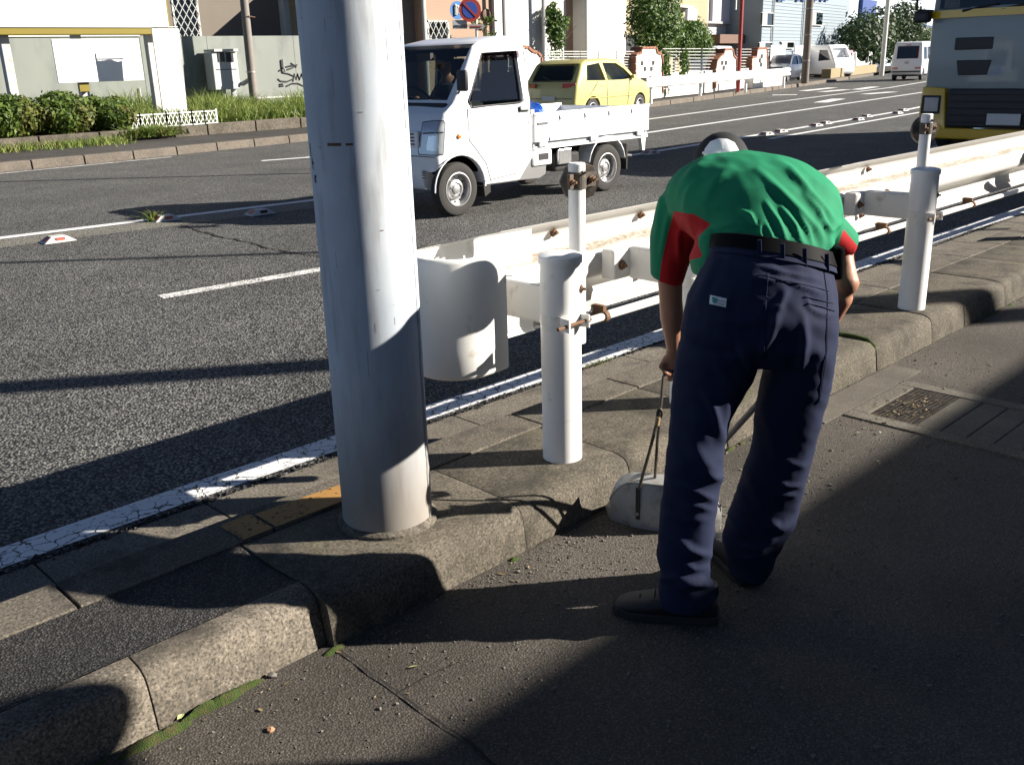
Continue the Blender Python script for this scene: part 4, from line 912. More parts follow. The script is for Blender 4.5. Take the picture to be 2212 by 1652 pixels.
# glazing
b = MB(); b.quad((kx(.285), -.62, 1.135), (kx(.285), .62, 1.135), (kx(.635), .56, 1.645), (kx(.635), -.56, 1.645)); b.build('windscreen', MT['glass'], kt, fix=False)
for s in (-1, 1):
    b = MB(); b.add([(x, s*(.70-.17*.69*max(0, (z-1)/.75)**1.3), z) for x, z in side], [tuple(range(len(side)))]); g = b.build('side_window', MT['glass'], kt, fix=False)
    b = MB(); b.tube([(x, s*(.735*(1-.17*max(0, (z-1)/.75)**1.3)+.002), z) for x, z in side+side[:1]], .007, 6); b.build('seal', MT['trimblack'], g, smooth=True)
    b = MB(); b.prism([(kx(.74), 1.575), (kx(1.24), 1.60), (kx(1.245), 1.53), (kx(.70), 1.51)], (0, s*.648, 0), (1, 0, 0), (0, 0, 1), (0, s*.022, 0)); b.build('rain_visor', MT['visor'], kt)
b = MB(); b.quad((kx(1.345), -.48, 1.22), (kx(1.345), .48, 1.22), (kx(1.345), .46, 1.55), (kx(1.345), -.46, 1.55)); b.build('rear_window', MT['glass'], kt, fix=False)
# door lines, handle, lamps
for s in (1,):
    Y = .7355
    def line(pts, name='panel_gap', r_=.004):
        b = MB(); b.tube([(kx(a), s*(Y*(1-.17*max(0, (z-1)/.75)**1.3)), z) for a, z in pts], r_, 5); b.build(name, MT['trimblack'], kt, smooth=True)
    line([(.43, 1.06), (.435, .75), (.52, .66), (.66, .50), (.72, .30)]); line([(1.335, 1.62), (1.335, 1.1), (1.325, .52), (1.10, .36), (.72, .33)]); 
    b = MB(); b.bb(kx(1.29), kx(1.17), Y-.005, Y+.022, 1.005, 1.04); h_ = b.build('door_handle', MT['wpaint'], kt, bev=.01, smooth=True); b = MB(); b.bb(kx(1.30), kx(1.16), Y-.003, Y+.003, .985, 1.045); b.build('handle_recess', MT['trimblack'], h_)
    b = MB(); b.lathe((kx(.30), Y-.003, .80), [(.026, 0), (.024, .01), (.012, .016), (0, .017)], 16, (0, 1, 0)); b.build('side_indicator', MT['amber'], kt, smooth=True)
    b = MB(); b.lathe((kx(1.3), Y-.004, .875), [(.012, 0), (.012, .006)], 12, (0, 1, 0)); b.build('door_lock', MT['chrome'], kt)
for s in (-1, 1):
    for k in range(4): b = MB(); b.bb(kx(.0), kx(-.006), s*.52-.035, s*.52+.035, .40+k*.022, .408+k*.022); b.build('bumper_slot', MT['trimblack'], kt)
cabw = cab.copy(); cabw.transform(Matrix.Translation(kt.location) @ Matrix.Rotation(math.pi, 4, 'Z')); CBV = bvh(cabw); KI = (Matrix.Translation(kt.location) @ Matrix.Rotation(math.pi, 4, 'Z')).inverted()
def kdec(poly, off, name, m_, par, rings=5):
    d_ = decal(CBV, poly, off, rings, 4)
    if d_: o_ = d_.build(name, m_, par, fix=False, smooth=True); o_.data.transform(KI); return o_
HLP = [(914, 265), (935, 262), (957, 262), (961, 268), (959, 300), (957, 333), (940, 335), (906, 333), (904, 326), (908, 295)]
def grow(P_, f, dx=0, dy=0):
    cx0 = sum(p[0] for p in P_)/len(P_); cy0 = sum(p[1] for p in P_)/len(P_); return [(cx0+dx+(x-cx0)*f, cy0+dy+(y-cy0)*f) for x, y in P_]
hd = kdec(grow(HLP, 1.05), .003, 'headlight', MT['trimblack'], kt)
if hd:
    kdec(HLP, .006, 'headlight_lens', MT['lens'], hd); kdec(grow(HLP, .45, 0, 12), .010, 'headlight_reflector', MT['chrome'], hd, 3)
    kdec([(914, 287), (958, 285), (958, 288), (913, 290)], .009, 'lens_divider', MT['trimblack'], hd, 2)
b = MB(); b.bb(kx(.02), kx(-.008), -.45, .45, .70, .86); gl_ = b.build('grille', MT['wpaint'], kt, bev=.01)
for k in range(4): b = MB(); b.bb(kx(.0), kx(-.012), -.40, .40, .725+k*.033, .738+k*.033); b.build('grille_slot', MT['trimblack'], gl_)
b = MB(); b.tube([(kx(.0), y, .615) for y in (-.70, 0, .70)]+[(kx(.16), .737, .615), (kx(.02), .737, .60)][:0], .004, 5); b.build('panel_gap', MT['trimblack'], kt)
b = MB(); b.lathe((kx(-.004), 0, .93), [(.045, 0), (.04, .008)], 16, (1, 0, 0)); b.build('badge', MT['chrome'], kt)
b = MB(); b.tube([(kx(.29)+.345*math.cos(R(a)), .738, .275+.345*math.sin(R(a))) for a in range(0, 181, 12)], .008, 6); b.build('arch_lip', MT['wpaint'], kt, smooth=True)
b = MB(); b.tube([(kx(.44), .736, .86), (kx(.9), .739, .87), (kx(1.33), .736, .88)], .006, 5); b.build('door_crease', MT['wpaint'], kt, smooth=True)
b = MB(); b.bb(kx(.0), kx(-.012), -.17, .17, .42, .52); b.build('number_plate', mat('plate_yellow', (.75, .55, .05), .5), kt)
for s in (-1, 1):
    b = MB(); b.tube([(kx(.22), s*.25, 1.16), (kx(.30), s*.05-.1, 1.18)], .006, 5); b.build('wiper', MT['trimblack'], kt)
    b = MB(); b.tube([(kx(.36), s*.68, 1.2), (kx(.30), s*.80, 1.28)], .012, 6); mm_ = b.build('mirror_arm', MT['trimblack'], kt)
    b = MB(); b.box((kx(.29), s*.83, 1.33), (.05, .14, .2)); b.build('mirror', MT['trimblack'], mm_, bev=.02, smooth=True)
# interior: dash, seats, wheel, driver
b = MB(); b.bb(kx(.75), kx(.2), -.66, .66, .9, 1.12); b.build('dashboard', MT['interior'], kt, bev=.05)
for s in (-1, 1):
    b = MB(); b.bb(kx(1.2), kx(.78), s*.34-.24, s*.34+.24, .62, .78); b.box((kx(1.22), s*.34, 1.08), (.12, .46, .62), ry=R(-8)); b.box((kx(1.26), s*.34, 1.46), (.08, .24, .16), ry=R(-8)); b.build('seat', MT['interior'], kt, bev=.03)
b = MB(); cw = Vector((kx(.70), -.34, 1.13)); axw = Vector((-.75, 0, .66)).normalized(); u1 = Vector((0, 1, 0)); u2 = axw.cross(u1)
b.tube([cw+(u1*math.cos(a)+u2*math.sin(a))*.18 for a in [2*math.pi*i/24 for i in range(25)]], .014, 8); b.bar(cw-u1*.18, cw+u1*.18, .02); b.tube([cw, cw-axw*.25], .02, 8); b.build('steering_wheel', MT['black'], kt, smooth=True)
b = MB(); b.bb(kx(.50), kx(.46), -.06, .16, 1.53, 1.60); b.build('inner_mirror', MT['interior'], kt)
# driver (seen dimly through the glass)
dr = thing('person', 'driver in dark jacket seated inside the small white truck', 'person', tuple(kt.matrix_world @ Vector((0, 0, 0))), 0)
dr.location = (6.27+1.08, 8.17+.34, .72); dr.rotation_euler = (0, 0, math.pi)
b = MB(); capsule(b, [(-.02, 0, .12), (-.06, 0, .40), (-.05, 0, .54)], [.15, .17, .12], 16); ball(b, (.0, 0, .78), .105, (1, .8, 1.2)); capsule(b, [(-.03, 0, .58), (0, 0, .72)], [.06, .055]); ball(b, (.1, 0, .76), .016)
for s in (-1, 1):
    capsule(b, [(-.05, s*.19, .48), (.10, s*.24, .28), (.28, s*.15, .40)], [.06, .05, .035]); ball(b, (.31, s*.14, .41), .04, (1, .7, .9)); capsule(b, [(0, s*.1, .08), (.40, s*.12, .10), (.45, s*.12, -.2)], [.085, .07, .05]); ball(b, (0, s*.085, .77), .025, (.6, .4, 1))
dme = remesh(b, .014, 2); mk('body', dme, MT['skin'], dr, True, 180)
b = MB(); b.lathe((-.05, 0, 0), [(.17, .05), (.18, .3), (.185, .42), (.15, .55), (.07, .60)], 20); b.build('jacket', mat('dark_jacket', (.03, .03, .04), .8), dr, smooth=True)
b = MB(); ball(b, (-.012, 0, .82), .112, (.98, .82, .95)); b.build('hair', MT['capblack'], dr, smooth=True)
# bed
bx0, bx1 = kx(1.40), kx(3.385)
b = MB(); b.bb(bx1, bx0, -.70, .70, .60, .66); b.build('bed_floor', mat('bed_grey', (.42, .44, .45), .55, 0, .1, 10), kt)
for s in (-1, 1):
    b = MB(); b.bb(bx1, bx0, s*.722-.013, s*.722+.013, .655, .935); sd_ = b.build('side_gate', MT['wpaint'], kt, bev=.006)
    b = MB(); b.tube([(bx1, s*.722, .945), (bx0, s*.722, .945)], .02, 8); b.build('gate_rail', mat('grey_rail', (.55, .55, .54), .4, .3), sd_, smooth=True)
    for k in range(4):
        xx = bx0-.38-k*.42; b = MB(); b.tube([(xx, s*.737, .92), (xx-.012, s*.743, .88), (xx+.01, s*.743, .865)], .006, 6); b.build('rope_hook', MT['chrome'], sd_)
    for k in range(3):
        xx = bx0-.12-k*.85; b = MB(); b.bb(xx-.06, xx+.06, s*.73-.012, s*.73+.012, .605, .66); b.build('gate_hinge', MT['wpaint'], sd_, bev=.004)
    b = MB(); b.bb(bx1, bx0, s*.70-.02, s*.70+.02, .575, .61); b.build('bed_rail', MT['wpaint'], kt)
    b = MB(); b.bb(bx0-.19, bx0-.03, s*.735-.006, s*.735+.01, .84, .862); b.build('gate_latch', MT['chrome'], sd_)
b = MB(); b.bb(bx1-.012, bx1+.012, -.71, .71, .655, .935); b.build('tail_gate', MT['wpaint'], kt, bev=.005)
b = MB(); b.bb(bx0-.014, bx0+.012, -.71, .71, .655, 1.0); b.build('bed_front', MT['wpaint'], kt, bev=.005)
b = MB(); b.tube([(bx0+.03, -.6, .66), (bx0+.03, -.6, 1.62), (bx0+.03, .6, 1.62), (bx0+.03, .6, .66)], .018, 8); b.build('guard_frame', MT['wpaint'], kt, smooth=True)
# chassis, mud guards, fuel tank, rear supports
b = MB(); b.bb(bx1+.05, kx(.5), -.33, -.25, .36, .58); b.bb(bx1+.05, kx(.5), .25, .33, .36, .58); b.bb(kx(2.75), kx(2.55), -.55, .55, .24, .32); b.build('chassis', MT['under'], kt)
b = MB(); b.bb(kx(1.68), kx(1.38), .52, .715, .40, .57); b.build('tool_panel', MT['wpaint'], kt, bev=.02); b = MB(); b.bb(kx(1.62), kx(1.46), .70, .7165, .46, .53); b.build('panel_recess', MT['trimblack'], kt)
b = MB(); b.prism([(kx(1.15), .27), (kx(1.38), .50), (kx(1.62), .50), (kx(1.60), .30), (kx(1.5), .26)], (0, .45, 0), (1, 0, 0), (0, 0, 1), (0, .24, 0)); b.build('side_skirt', mat('grey_plastic', (.18, .18, .18), .6), kt, bev=.01)
b = MB(); b.bb(kx(2.2), kx(1.78), .30, .66, .30, .50); b.build('fuel_tank', MT['under'], kt, bev=.03); b = MB(); b.bb(kx(2.02), kx(1.80), .665, .70, .38, .55); b.build('tank_bracket', MT['chrome'], kt, bev=.01)
for s in (-1, 1):
    b = MB(); pr_ = [(kx(2.64)+.33*math.cos(R(a)), .30+.33*math.sin(R(a))) for a in range(10, 171, 16)]; b.loft([[(x, s*.50, z), (x, s*.71, z), (x*1, s*.71, z+.02), (x, s*.50, z+.02)] for x, z in pr_]); b.build('mud_guard', MT['wpaint'], kt)
    b = MB(); b.bb(kx(3.02), kx(3.0), s*.6-.1, s*.6+.1, .22, .52); b.build('mud_flap', MT['rubber'], kt)
    b = MB(); b.prism([(kx(3.36), .60), (kx(3.26), .60), (kx(3.30), .42), (kx(3.34), .42)], (0, s*.66, 0), (1, 0, 0), (0, 0, 1), (0, s*.05, 0)); b.build('rear_support', MT['wpaint'], kt)
b = MB(); b.tube([(kx(2.9), .5, .36), (kx(3.1), .58, .37), (kx(3.2), .60, .36)], .03, 10); b.build('rear_lamp_pipe', MT['trimblack'], kt)
for x_ in (.29, 2.64):
    for s in (-1, 1): wheel(kt, kx(x_), s*.635, .272, .145, s)
for s in (-1, 1):
    b = MB(); b.prism([(kx(.62), .31), (kx(.72), .31), (kx(.72), .20), (kx(.64), .16)], (0, s*.60, 0), (1, 0, 0), (0, 0, 1), (0, s*.12, 0)); b.build('mud_flap', MT['rubber'], kt)
# blue tarp in the bed
m_ = mat('blue_tarp', (.02, .12, .55), .4, 0, .25, 14, .6, 30, bd=.02); MT['tarp'] = m_
bm = bmesh.new(); bmesh.ops.create_icosphere(bm, subdivisions=4, radius=1)
for v in bm.verts:
    p = v.co.copy(); k = 1+.28*noise.noise(p*2.2)+.12*noise.noise(p*6); v.co = Vector((p.x*.22*k, p.y*.50*k, max(-.02, p.z)*.48*k))
me = bpy.data.meshes.new('tarp'); bm.to_mesh(me); bm.free(); tp = mk('blue_tarp', me, m_, None, True, 30); tp.location = (6.27+1.66, 8.0, .665); tag(tp, 'crumpled bright blue tarpaulin lying in the small truck bed', 'tarpaulin')
# ---------------- generic small car / van
def car(name, label, loc_, rz, poly, hw, bevel, fn, wins, paint, wr, wxs, cat='car', glassm='glassd', extra=None, rear=None):
    t_ = thing(name, label, cat, loc_, rz)
    sh = solid(poly, hw, bevel, 3, fn); ks = []
    ar = MB()
    for x in wxs:
        for s in (-1, 1): ar.lathe((x, s*hw*1.15, wr), [(wr*1.16, 0), (wr*1.16, .35)], 24, (0, -s, 0))
    ks.append(fixm(ar))
    wb = MB()
    for kind, pl in wins:
        if kind == 's':
            for s in (-1, 1): wb.prism(pl, (0, s*hw*.55, 0), (1, 0, 0), (0, 0, 1), (0, s*hw, 0))
        else: wb.loft([[(x, y, z) for x, z in pl] for y in (-hw*.70, hw*.70)])
    ks.append(fixm(wb))
    sh = cut(sh, ks); mk('body_shell', sh, paint, t_, True, 28)
    for kind, pl in wins:
        if kind == 's':
            for s in (-1, 1):
                v = [fn(Vector((x, s*hw*.955, z))) for x, z in pl]; b = MB(); b.add(v, [tuple(range(len(v)))]); b.build('side_window', MT[glassm], t_, fix=False)
    for x in wxs:
        for s in (-1, 1): wheel(t_, x, s*(hw-.10), wr, .17, s)
    b = MB(); x0 = min(p[0] for p in poly); x1 = max(p[0] for p in poly); b.bb(x0+.15, x1-.15, -hw*.8, hw*.8, .2, .45); b.build('floor_pan', MT['under'], t_)
    for s in (-1, 1):
        xm = (x0+x1)/2; b = MB(); b.bb(xm-.25, xm+.2, s*.36-.22, s*.36+.22, .45, .62); b.box((xm-.25, s*.36, .9), (.12, .44, .6), ry=R(-10)); b.box((xm-.32, s*.36, 1.2), (.08, .24, .15)); b.build('seat', MT['interior'], t_, bev=.03)
    return t_
# yellow hatchback: x forward, rear at -1.72
yl = 1.75
ypoly = [(-1.70, .28), (-1.73, .45), (-1.68, .82), (-1.62, .92), (-1.33, 1.32), (-1.15, 1.40), (-.3, 1.43), (.25, 1.40), (.55, 1.24), (.88, .98), (1.45, .84), (1.68, .66), (1.72, .42), (1.65, .26)]
def yfn(v):
    k = 1.0
    if v.z > .85: k *= 1-.20*((v.z-.85)/.55)**1.2
    k *= 1-.10*(abs(v.x)/1.72)**5
    return Vector((v.x, v.y*k, v.z))
MT['ypaint'] = carpaint('pale_yellow_paint', (.52, .46, .16))
yc = car('hatchback', 'pale yellow hatchback car in the far lane beyond the small truck', (19.75, 17.15, 0), R(9), ypoly, .76, .07, yfn,
    [('s', [(-1.28, .95), (-1.15, 1.28), (-.62, 1.33), (-.50, .93)]), ('s', [(-.42, .93), (-.48, 1.33), (.12, 1.31), (.42, 1.18), (.75, .95), (.3, .92)]),
     ('c', [(-1.9, .98), (-1.45, .96), (-1.20, 1.30), (-1.6, 1.4)]), ('c', [(.50, 1.0), (.95, .98), (.6, 1.30), (.28, 1.34)])], MT['ypaint'], .275, (-1.05, 1.10), 'car', 'glass')
yc.scale = (1.1, 1.1, 1.05)
b = MB(); b.quad((-1.60, -.52, .96), (-1.60, .52, .96), (-1.36, .46, 1.29), (-1.36, -.46, 1.29)); b.build('rear_window', MT['glassd'], yc, fix=False)
b = MB(); b.quad((.86, -.5, 1.0), (.86, .5, 1.0), (.52, .44, 1.26), (.52, -.44, 1.26)); b.build('windscreen', MT['glass'], yc, fix=False)
for s in (-1, 1):
    b = MB(); b.loft([[(-1.71+.02*i-.10*max(0, (y-.56)/.12)*-1*1, s*y, z) for y, z in ((.36, .80), (.66, .82), (.66, .90), (.36, .90))] for i in (-1, 2)]); b.build('tail_lamp', MT['red_lens'], yc, bev=.012)
    b = MB(); b.box((.68, s*.79, .98), (.12, .1, .09)); b.build('wing_mirror', MT['ypaint'], yc, bev=.025, smooth=True)
    for x_ in (-.38, .25): b = MB(); b.bb(x_-.35, x_-.24, s*.745, s*.765, .80, .825); b.build('door_handle', MT['ypaint'], yc, bev=.006)
for s in (-1, 1):
    for P_ in ([(-.47, .30), (-.46, .6), (-.455, .92)], [(.46, .34), (.52, .6), (.55, .90)], [(-1.2, .62), (-.9, .86), (-.85, .93)]):
        b = MB(); b.tube([yfn(Vector((x_, s*.763, z_))) for x_, z_ in P_], .006, 5); b.build('door_gap', MT['trimblack'], yc)
    b = MB(); b.tube([yfn(Vector((x_, s*.765, z_))) for x_, z_ in ((-1.2, .55), (-.4, .55), (.7, .55))], .012, 5); b.build('side_moulding', MT['ypaint'], yc, smooth=True)
b = MB(); b.tube([yfn(Vector((-1.72, y_, .56))) for y_ in (-.68, 0, .68)], .007, 5); b.build('bumper_gap', MT['trimblack'], yc)
b = MB(); b.tube([(-1.60, y_, .94) for y_ in (-.52, 0, .52)], .012, 5); b.build('window_seal', MT['trimblack'], yc); b = MB(); b.tube([(-1.61, .05, .98), (-1.52, .3, 1.06)], .01, 5); b.build('rear_wiper', MT['trimblack'], yc)
b = MB(); b.tube([(-.8, 0, 1.42), (-1.0, 0, 1.52)], .006, 5); b.build('aerial', MT['trimblack'], yc)
b = MB(); b.bb(-1.745, -1.73, -.17, .17, .52, .62); b.build('number_plate', MT['cloth_white'], yc)
# white van driving away
vp = [(-1.65, .28), (-1.69, .5), (-1.67, .95), (-1.55, 1.75), (-1.42, 1.85), (.9, 1.86), (1.05, 1.78), (1.55, 1.05), (1.68, .85), (1.69, .4), (1.6, .26)]
def vfn(v):
    k = 1.0
    if v.z > .95: k *= 1-.13*((v.z-.95)/.9)
    return Vector((v.x, v.y*k, v.z))
vx = gr(1962, 174)
vn = car('van', 'small white van driving away in the far lane, smaller than the lorry', (vx.x+1.2, vx.y+.35, 0), R(13), vp, .735, .07, vfn,
    [('s', [(-1.4, 1.0), (-1.36, 1.58), (-.55, 1.6), (-.5, 1.0)]), ('s', [(-.4, 1.0), (-.42, 1.6), (.4, 1.6), (.42, 1.0)]), ('s', [(.5, 1.0), (.5, 1.6), (.95, 1.58), (1.3, 1.05)]),
     ('c', [(-1.9, 1.05), (-1.5, 1.05), (-1.38, 1.62), (-1.8, 1.7)])], MT['wpaint'], .28, (-1.15, 1.2), 'van', 'glassd')
b = MB(); b.quad((-1.645, -.54, 1.04), (-1.645, .54, 1.04), (-1.565, .50, 1.63), (-1.565, -.50, 1.63)); b.build('rear_window', MT['glassd'], vn, fix=False)
for s in (-1, 1):
    b = MB(); b.bb(-1.715, -1.66, s*.55-.14, s*.55+.14, .56, .64); b.build('tail_lamp', MT['red_lens'], vn, bev=.01)
    b = MB(); b.box((1.15, s*.80, 1.12), (.1, .14, .18)); b.build('wing_mirror', MT['trimblack'], vn, bev=.02)
b = MB(); b.bb(-1.71, -1.68, -.68, .68, .40, .46); b.build('bumper_strip', MT['trimblack'], vn); b = MB(); b.bb(-1.605, -1.58, -.12, .12, 1.68, 1.71); b.build('brake_lamp', MT['red_lens'], vn)
b = MB(); b.bb(-1.715, -1.70, -.1, .1, .80, .92); b.build('badge', MT['steel'], vn)
# ---------------- lorry with yellow bumper, coming towards us
ly = thing('lorry', 'large lorry with yellow bumper and grey front approaching on the right', 'lorry', (14.45+1.0, 5.0, 0), math.pi)
MT['lyellow'] = carpaint('lorry_yellow', (.72, .44, .015)); MT['lgrey'] = mat('lorry_grey_front', (.235, .275, .275), .45, 0, .04, 5, coat=.3)
HW = 1.22
def lfn(v): return Vector((v.x-.10*(abs(v.y)/HW)**4*(v.x > .6), v.y, v.z))
me = solid([(.92, .80), (.95, 1.0), (.94, 1.95), (.80, 2.9), (.55, 3.05), (-1.1, 3.05), (-1.1, .8)], HW, .06, 3, lfn)
kw = fixm(MB().loft([[(x, y, z) for x, z in ((.4, 2.03), (1.2, 2.03), (1.2, 2.85), (.4, 2.85))] for y in (-1.1, 1.1)])); ks = fixm(pris([(.62, 2.0), (.55, 2.75), (-.35, 2.75), (-.35, 1.9), (.3, 1.85)], -1.5, 1.5))
me = cut(me, [solid([(.84, 1.2), (.84, 1.95), (.72, 2.85), (-1.0, 2.9), (-1.0, 1.2)], HW-.07, .03, 2, lfn), kw, ks]); mk('cab', me, MT['lgrey'], ly, True, 30)
b = MB(); b.quad((.90, -1.1, 2.02), (.90, 1.1, 2.02), (.79, 1.06, 2.86), (.79, -1.06, 2.86)); b.build('windscreen', MT['glassd'], ly, fix=False)
for s in (-1, 1):
    b = MB(); b.quad((.62, s*1.19, 1.95), (.55, s*1.19, 2.75), (-.35, s*1.19, 2.75), (-.35, s*1.19, 1.88)); b.build('side_window', MT['glassd'], ly, fix=False)
b = MB(); b.loft([[(.97-.10*(abs(y)/HW)**4, y, z) for z in (1.90, 2.0)]+[(.90-.10*(abs(y)/HW)**4, y, z) for z in (2.0, 1.90)] for y in [HW*i/8 for i in range(-8, 9)]]); b.build('screen_sill', MT['lyellow'], ly)
for y0 in (-.75, -.22, .30):
    b = MB(); b.tube([(.955, y0, 1.98), (.935, y0+.45, 2.05)], .018, 6); b.build('wiper', MT['trimblack'], ly)
def slot(y0, y1, z0, z1, sl=0):
    b = MB(); b.loft([[(x_-.10*((abs(y0)+abs(y1))/2/HW)**4, y, z) for y, z in ((y0, z1), (y1, z1), (y1-sl, z0), (y0+sl, z0))] for x_ in (.90, .958)]); b.build('grille_slot', MT['trimblack'], ly, bev=.012)
for s in (-1, 1):
    slot(s*.55-.26, s*.55+.26, 1.47, 1.63); slot(s*.52-.24, s*.52+.24, 1.13, 1.33, .04)
b = MB(); b.loft([[(.98, y, z) for z in (.42, .95)]+[(.88, y, z) for z in (.95, .42)] for y in (-.82, .82)]); b.build('lower_grille', MT['trimblack'], ly, bev=.03)
for k in range(5): b = MB(); b.bb(.975, .988, -.78, .78, .48+k*.095, .50+k*.095); b.build('grille_bar', MT['under'], ly)
for s in (-1, 1):
    b = MB(); poly_ = [(s*.80, .42), (s*.86, .96), (s*1.22, .98), (s*1.24, .62), (s*1.2, .32), (s*.74, .32)]
    b.loft([[(x_-.10*(abs(y)/HW)**4, y, z) for y, z in poly_] for x_ in (.70, 1.02)]); b.build('bumper_corner', MT['lyellow'], ly, bev=.03, smooth=True)
    b = MB(); b.loft([[(x_-.10*(abs(y)/HW)**4, y, z) for y, z in ((s*.90, .60), (s*.90, .86), (s*1.205, .86), (s*1.205, .60))] for x_ in (.9, 1.028)]); hd = b.build('headlight', MT['trimblack'], ly, bev=.015)
    b = MB(); b.loft([[(x_-.10*(abs(y)/HW)**4, y, z) for y, z in ((s*.93, .63), (s*.93, .83), (s*1.15, .83), (s*1.15, .63))] for x_ in (.95, 1.04)]); b.build('headlight_lens', MT['lens'], hd, bev=.01)
    b = MB(); b.tube([(.85, s*1.2, 2.0), (1.0, s*1.38, 2.03), (1.0, s*1.38, 2.7)], .022, 8); mm_ = b.build('mirror_arm', MT['trimblack'], ly, smooth=True); b = MB(); b.box((1.0, s*1.38, 2.38), (.10, .2, .46)); b.build('mirror', MT['trimblack'], mm_, bev=.03); b = MB(); b.box((.95, s*1.30, 1.93), (.16, .22, .16)); b.build('mirror_base', MT['trimblack'], mm_, bev=.04)
    for x_ in (.1, -3.4, -4.6): wheel(ly, x_, s*1.02, .48, .28, s, 10)
b = MB(); b.loft([[(1.03-.02*(abs(y)/HW)**4, y, z) for z in (.26, .41)]+[(.80, y, z) for z in (.41, .26)] for y in [HW*.8*i/6 for i in range(-6, 7)]]); b.build('bumper', MT['lyellow'], ly, bev=.02)
b = MB(); b.bb(-5.6, .7, -.5, .5, .45, .8); b.build('chassis', MT['under'], ly); b = MB(); b.bb(-5.6, -1.2, -1.22, 1.22, .95, 3.1); b.build('cargo_body', MT['lgrey'], ly, bev=.03)
b = MB(); b.bb(.84, .86, -1.15, 1.15, .82, 1.1); b.build('front_gap', MT['trimblack'], ly); b = MB(); b.bb(1.03, 1.042, -.22, .22, .47, .62); b.build('number_plate', MT['cloth_white'], ly)
b = MB(); b.box((.2, 0, 2.0), (.5, 2.0, .3)); b.build('dashboard', MT['interior'], ly)
b = MB(); b.box((-.4, -.5, 2.0), (.2, .5, .8)); b.build('seat', MT['interior'], ly, bev=.04)
b = MB(); b.box((-.4, .5, 2.0), (.2, .5, .8)); b.build('seat', MT['interior'], ly, bev=.04)
# ================================================================ far side, left: verge, hedge, wall, house
def leafmat(name, a, b_, c_=None):
    m, t, b = nodes(name); gi = N(t, 'NewGeometry'); v = coords(t)
    c = mixc(t, ramp(t, gi.outputs['Random Per Island'], [(.1, 0), (.9, 1)]), a, b_)
    if c_: c = mixc(t, ramp(t, noi(t, v, 1.6, 4, .6), [(.5, 0), (.7, .7)]), c, c_)
    L(t, c, b.inputs['Base Color']); b.inputs['Roughness'].default_value = .55; b.inputs['Specular IOR Level'].default_value = .35
    out = t.nodes['Material Output']; tl = N(t, 'BsdfTranslucent'); L(t, c, tl.inputs[0]); mx = N(t, 'MixShader'); mx.inputs[0].default_value = .3
    L(t, b.outputs[0], mx.inputs[1]); L(t, tl.outputs[0], mx.inputs[2]); L(t, mx.outputs[0], out.inputs[0]); return m
MT['hedge'] = leafmat('hedge_leaves', (.045, .085, .012), (.13, .19, .03), (.16, .10, .03))
MT['bush'] = leafmat('bush_leaves', (.04, .085, .015), (.12, .20, .04))
MT['grass'] = leafmat('grass_blades', (.10, .16, .03), (.22, .28, .06), (.26, .21, .09))
MT['bark'] = mat('bark', (.09, .065, .045), .9, 0, .3, 20, .5, 60)
def leaves(b, blobs, n, s, rnd, shell=.55, gaps=0):
    tot = sum(bl[1].x*bl[1].y+bl[1].x*bl[1].z for bl in blobs)
    for c, r_ in blobs:
        k = int(n*(r_.x*r_.y+r_.x*r_.z)/tot)
        for i in range(k):
            d = Vector((rnd.gauss(0, 1), rnd.gauss(0, 1), rnd.gauss(0, 1))).normalized(); q = shell+(1-shell)*rnd.random()**.6
            q *= 1+.22*noise.noise(d*2.3+c)+.12*noise.noise(d*6+c)
            p = c+Vector((d.x*r_.x, d.y*r_.y, d.z*r_.z))*q
            if gaps and noise.noise(p*gaps) > .28: continue
            u = (d+Vector((rnd.uniform(-1, 1), rnd.uniform(-1, 1), rnd.uniform(-.6, 1)))*.9).normalized(); a = u.cross(Vector((rnd.uniform(-1, 1), rnd.uniform(-1, 1), rnd.uniform(-1, 1)))).normalized(); e = u.cross(a)
            z = s*rnd.uniform(.6, 1.4); b.add([p-a*z, p+e*z*.45, p+a*z, p-e*z*.45], [(0, 1, 2, 3)])
# far kerb blocks
fkb = struct(MB().bb(-.01, .01, -.01, .01, 0, .01).build('far_kerb', MT['dirt'])); fkb.location = (5, 17.55, 0)
MT['fkerb'] = concrete('far_kerb_stone', (.12, .102, .085), (.18, .155, .125), 90)
def fkerb(xa, xb):
    ya, yb = fk(xa), fk(xb); b = MB(); d = Vector((xb-xa, yb-ya, 0)).normalized(); n = Vector((-d.y, d.x, 0)); A = Vector((xa, ya, 0)); B = Vector((xb, yb, 0))
    pr_ = [(0, -.03), (.012, .13), (.03, .148), (.16, .15), (.16, -.03)]
    b.loft([[P+n*y+Vector((0, 0, z)) for y, z in pr_] for P in (A, B)]); o = b.build('kerb_block', MT['fkerb'], fkb); o.data.transform(Matrix.Translation((-5, -17.55, 0)))
x = 2.2
while x < 16.5: fkerb(x+.01, x+.88); x += .9
while x < 44: fkerb(x+.01, x+1.95); x += 2
fkerb(44.2, 60); fkerb(-20, 2.19)
# planting bed
MT['bedkerb'] = concrete('bed_kerb_stone', (.11, .095, .075), (.17, .145, .115), 60, ((.05, .05, .03), .6, 2))
bed = struct(MB().bb(-6, 16, 20.55, 28.4, .10, .34).build('planting_bed', MT['dirt']))
x = 1.0
while x < 15.4:
    b = MB(); b.bb(x, x+1.17, 20.36, 20.52, .12, .36+random.uniform(-.01, .015)); b.build('bed_kerb_stone', MT['bedkerb'], bed, bev=.012); x += 1.2
rnd = random.Random(21)
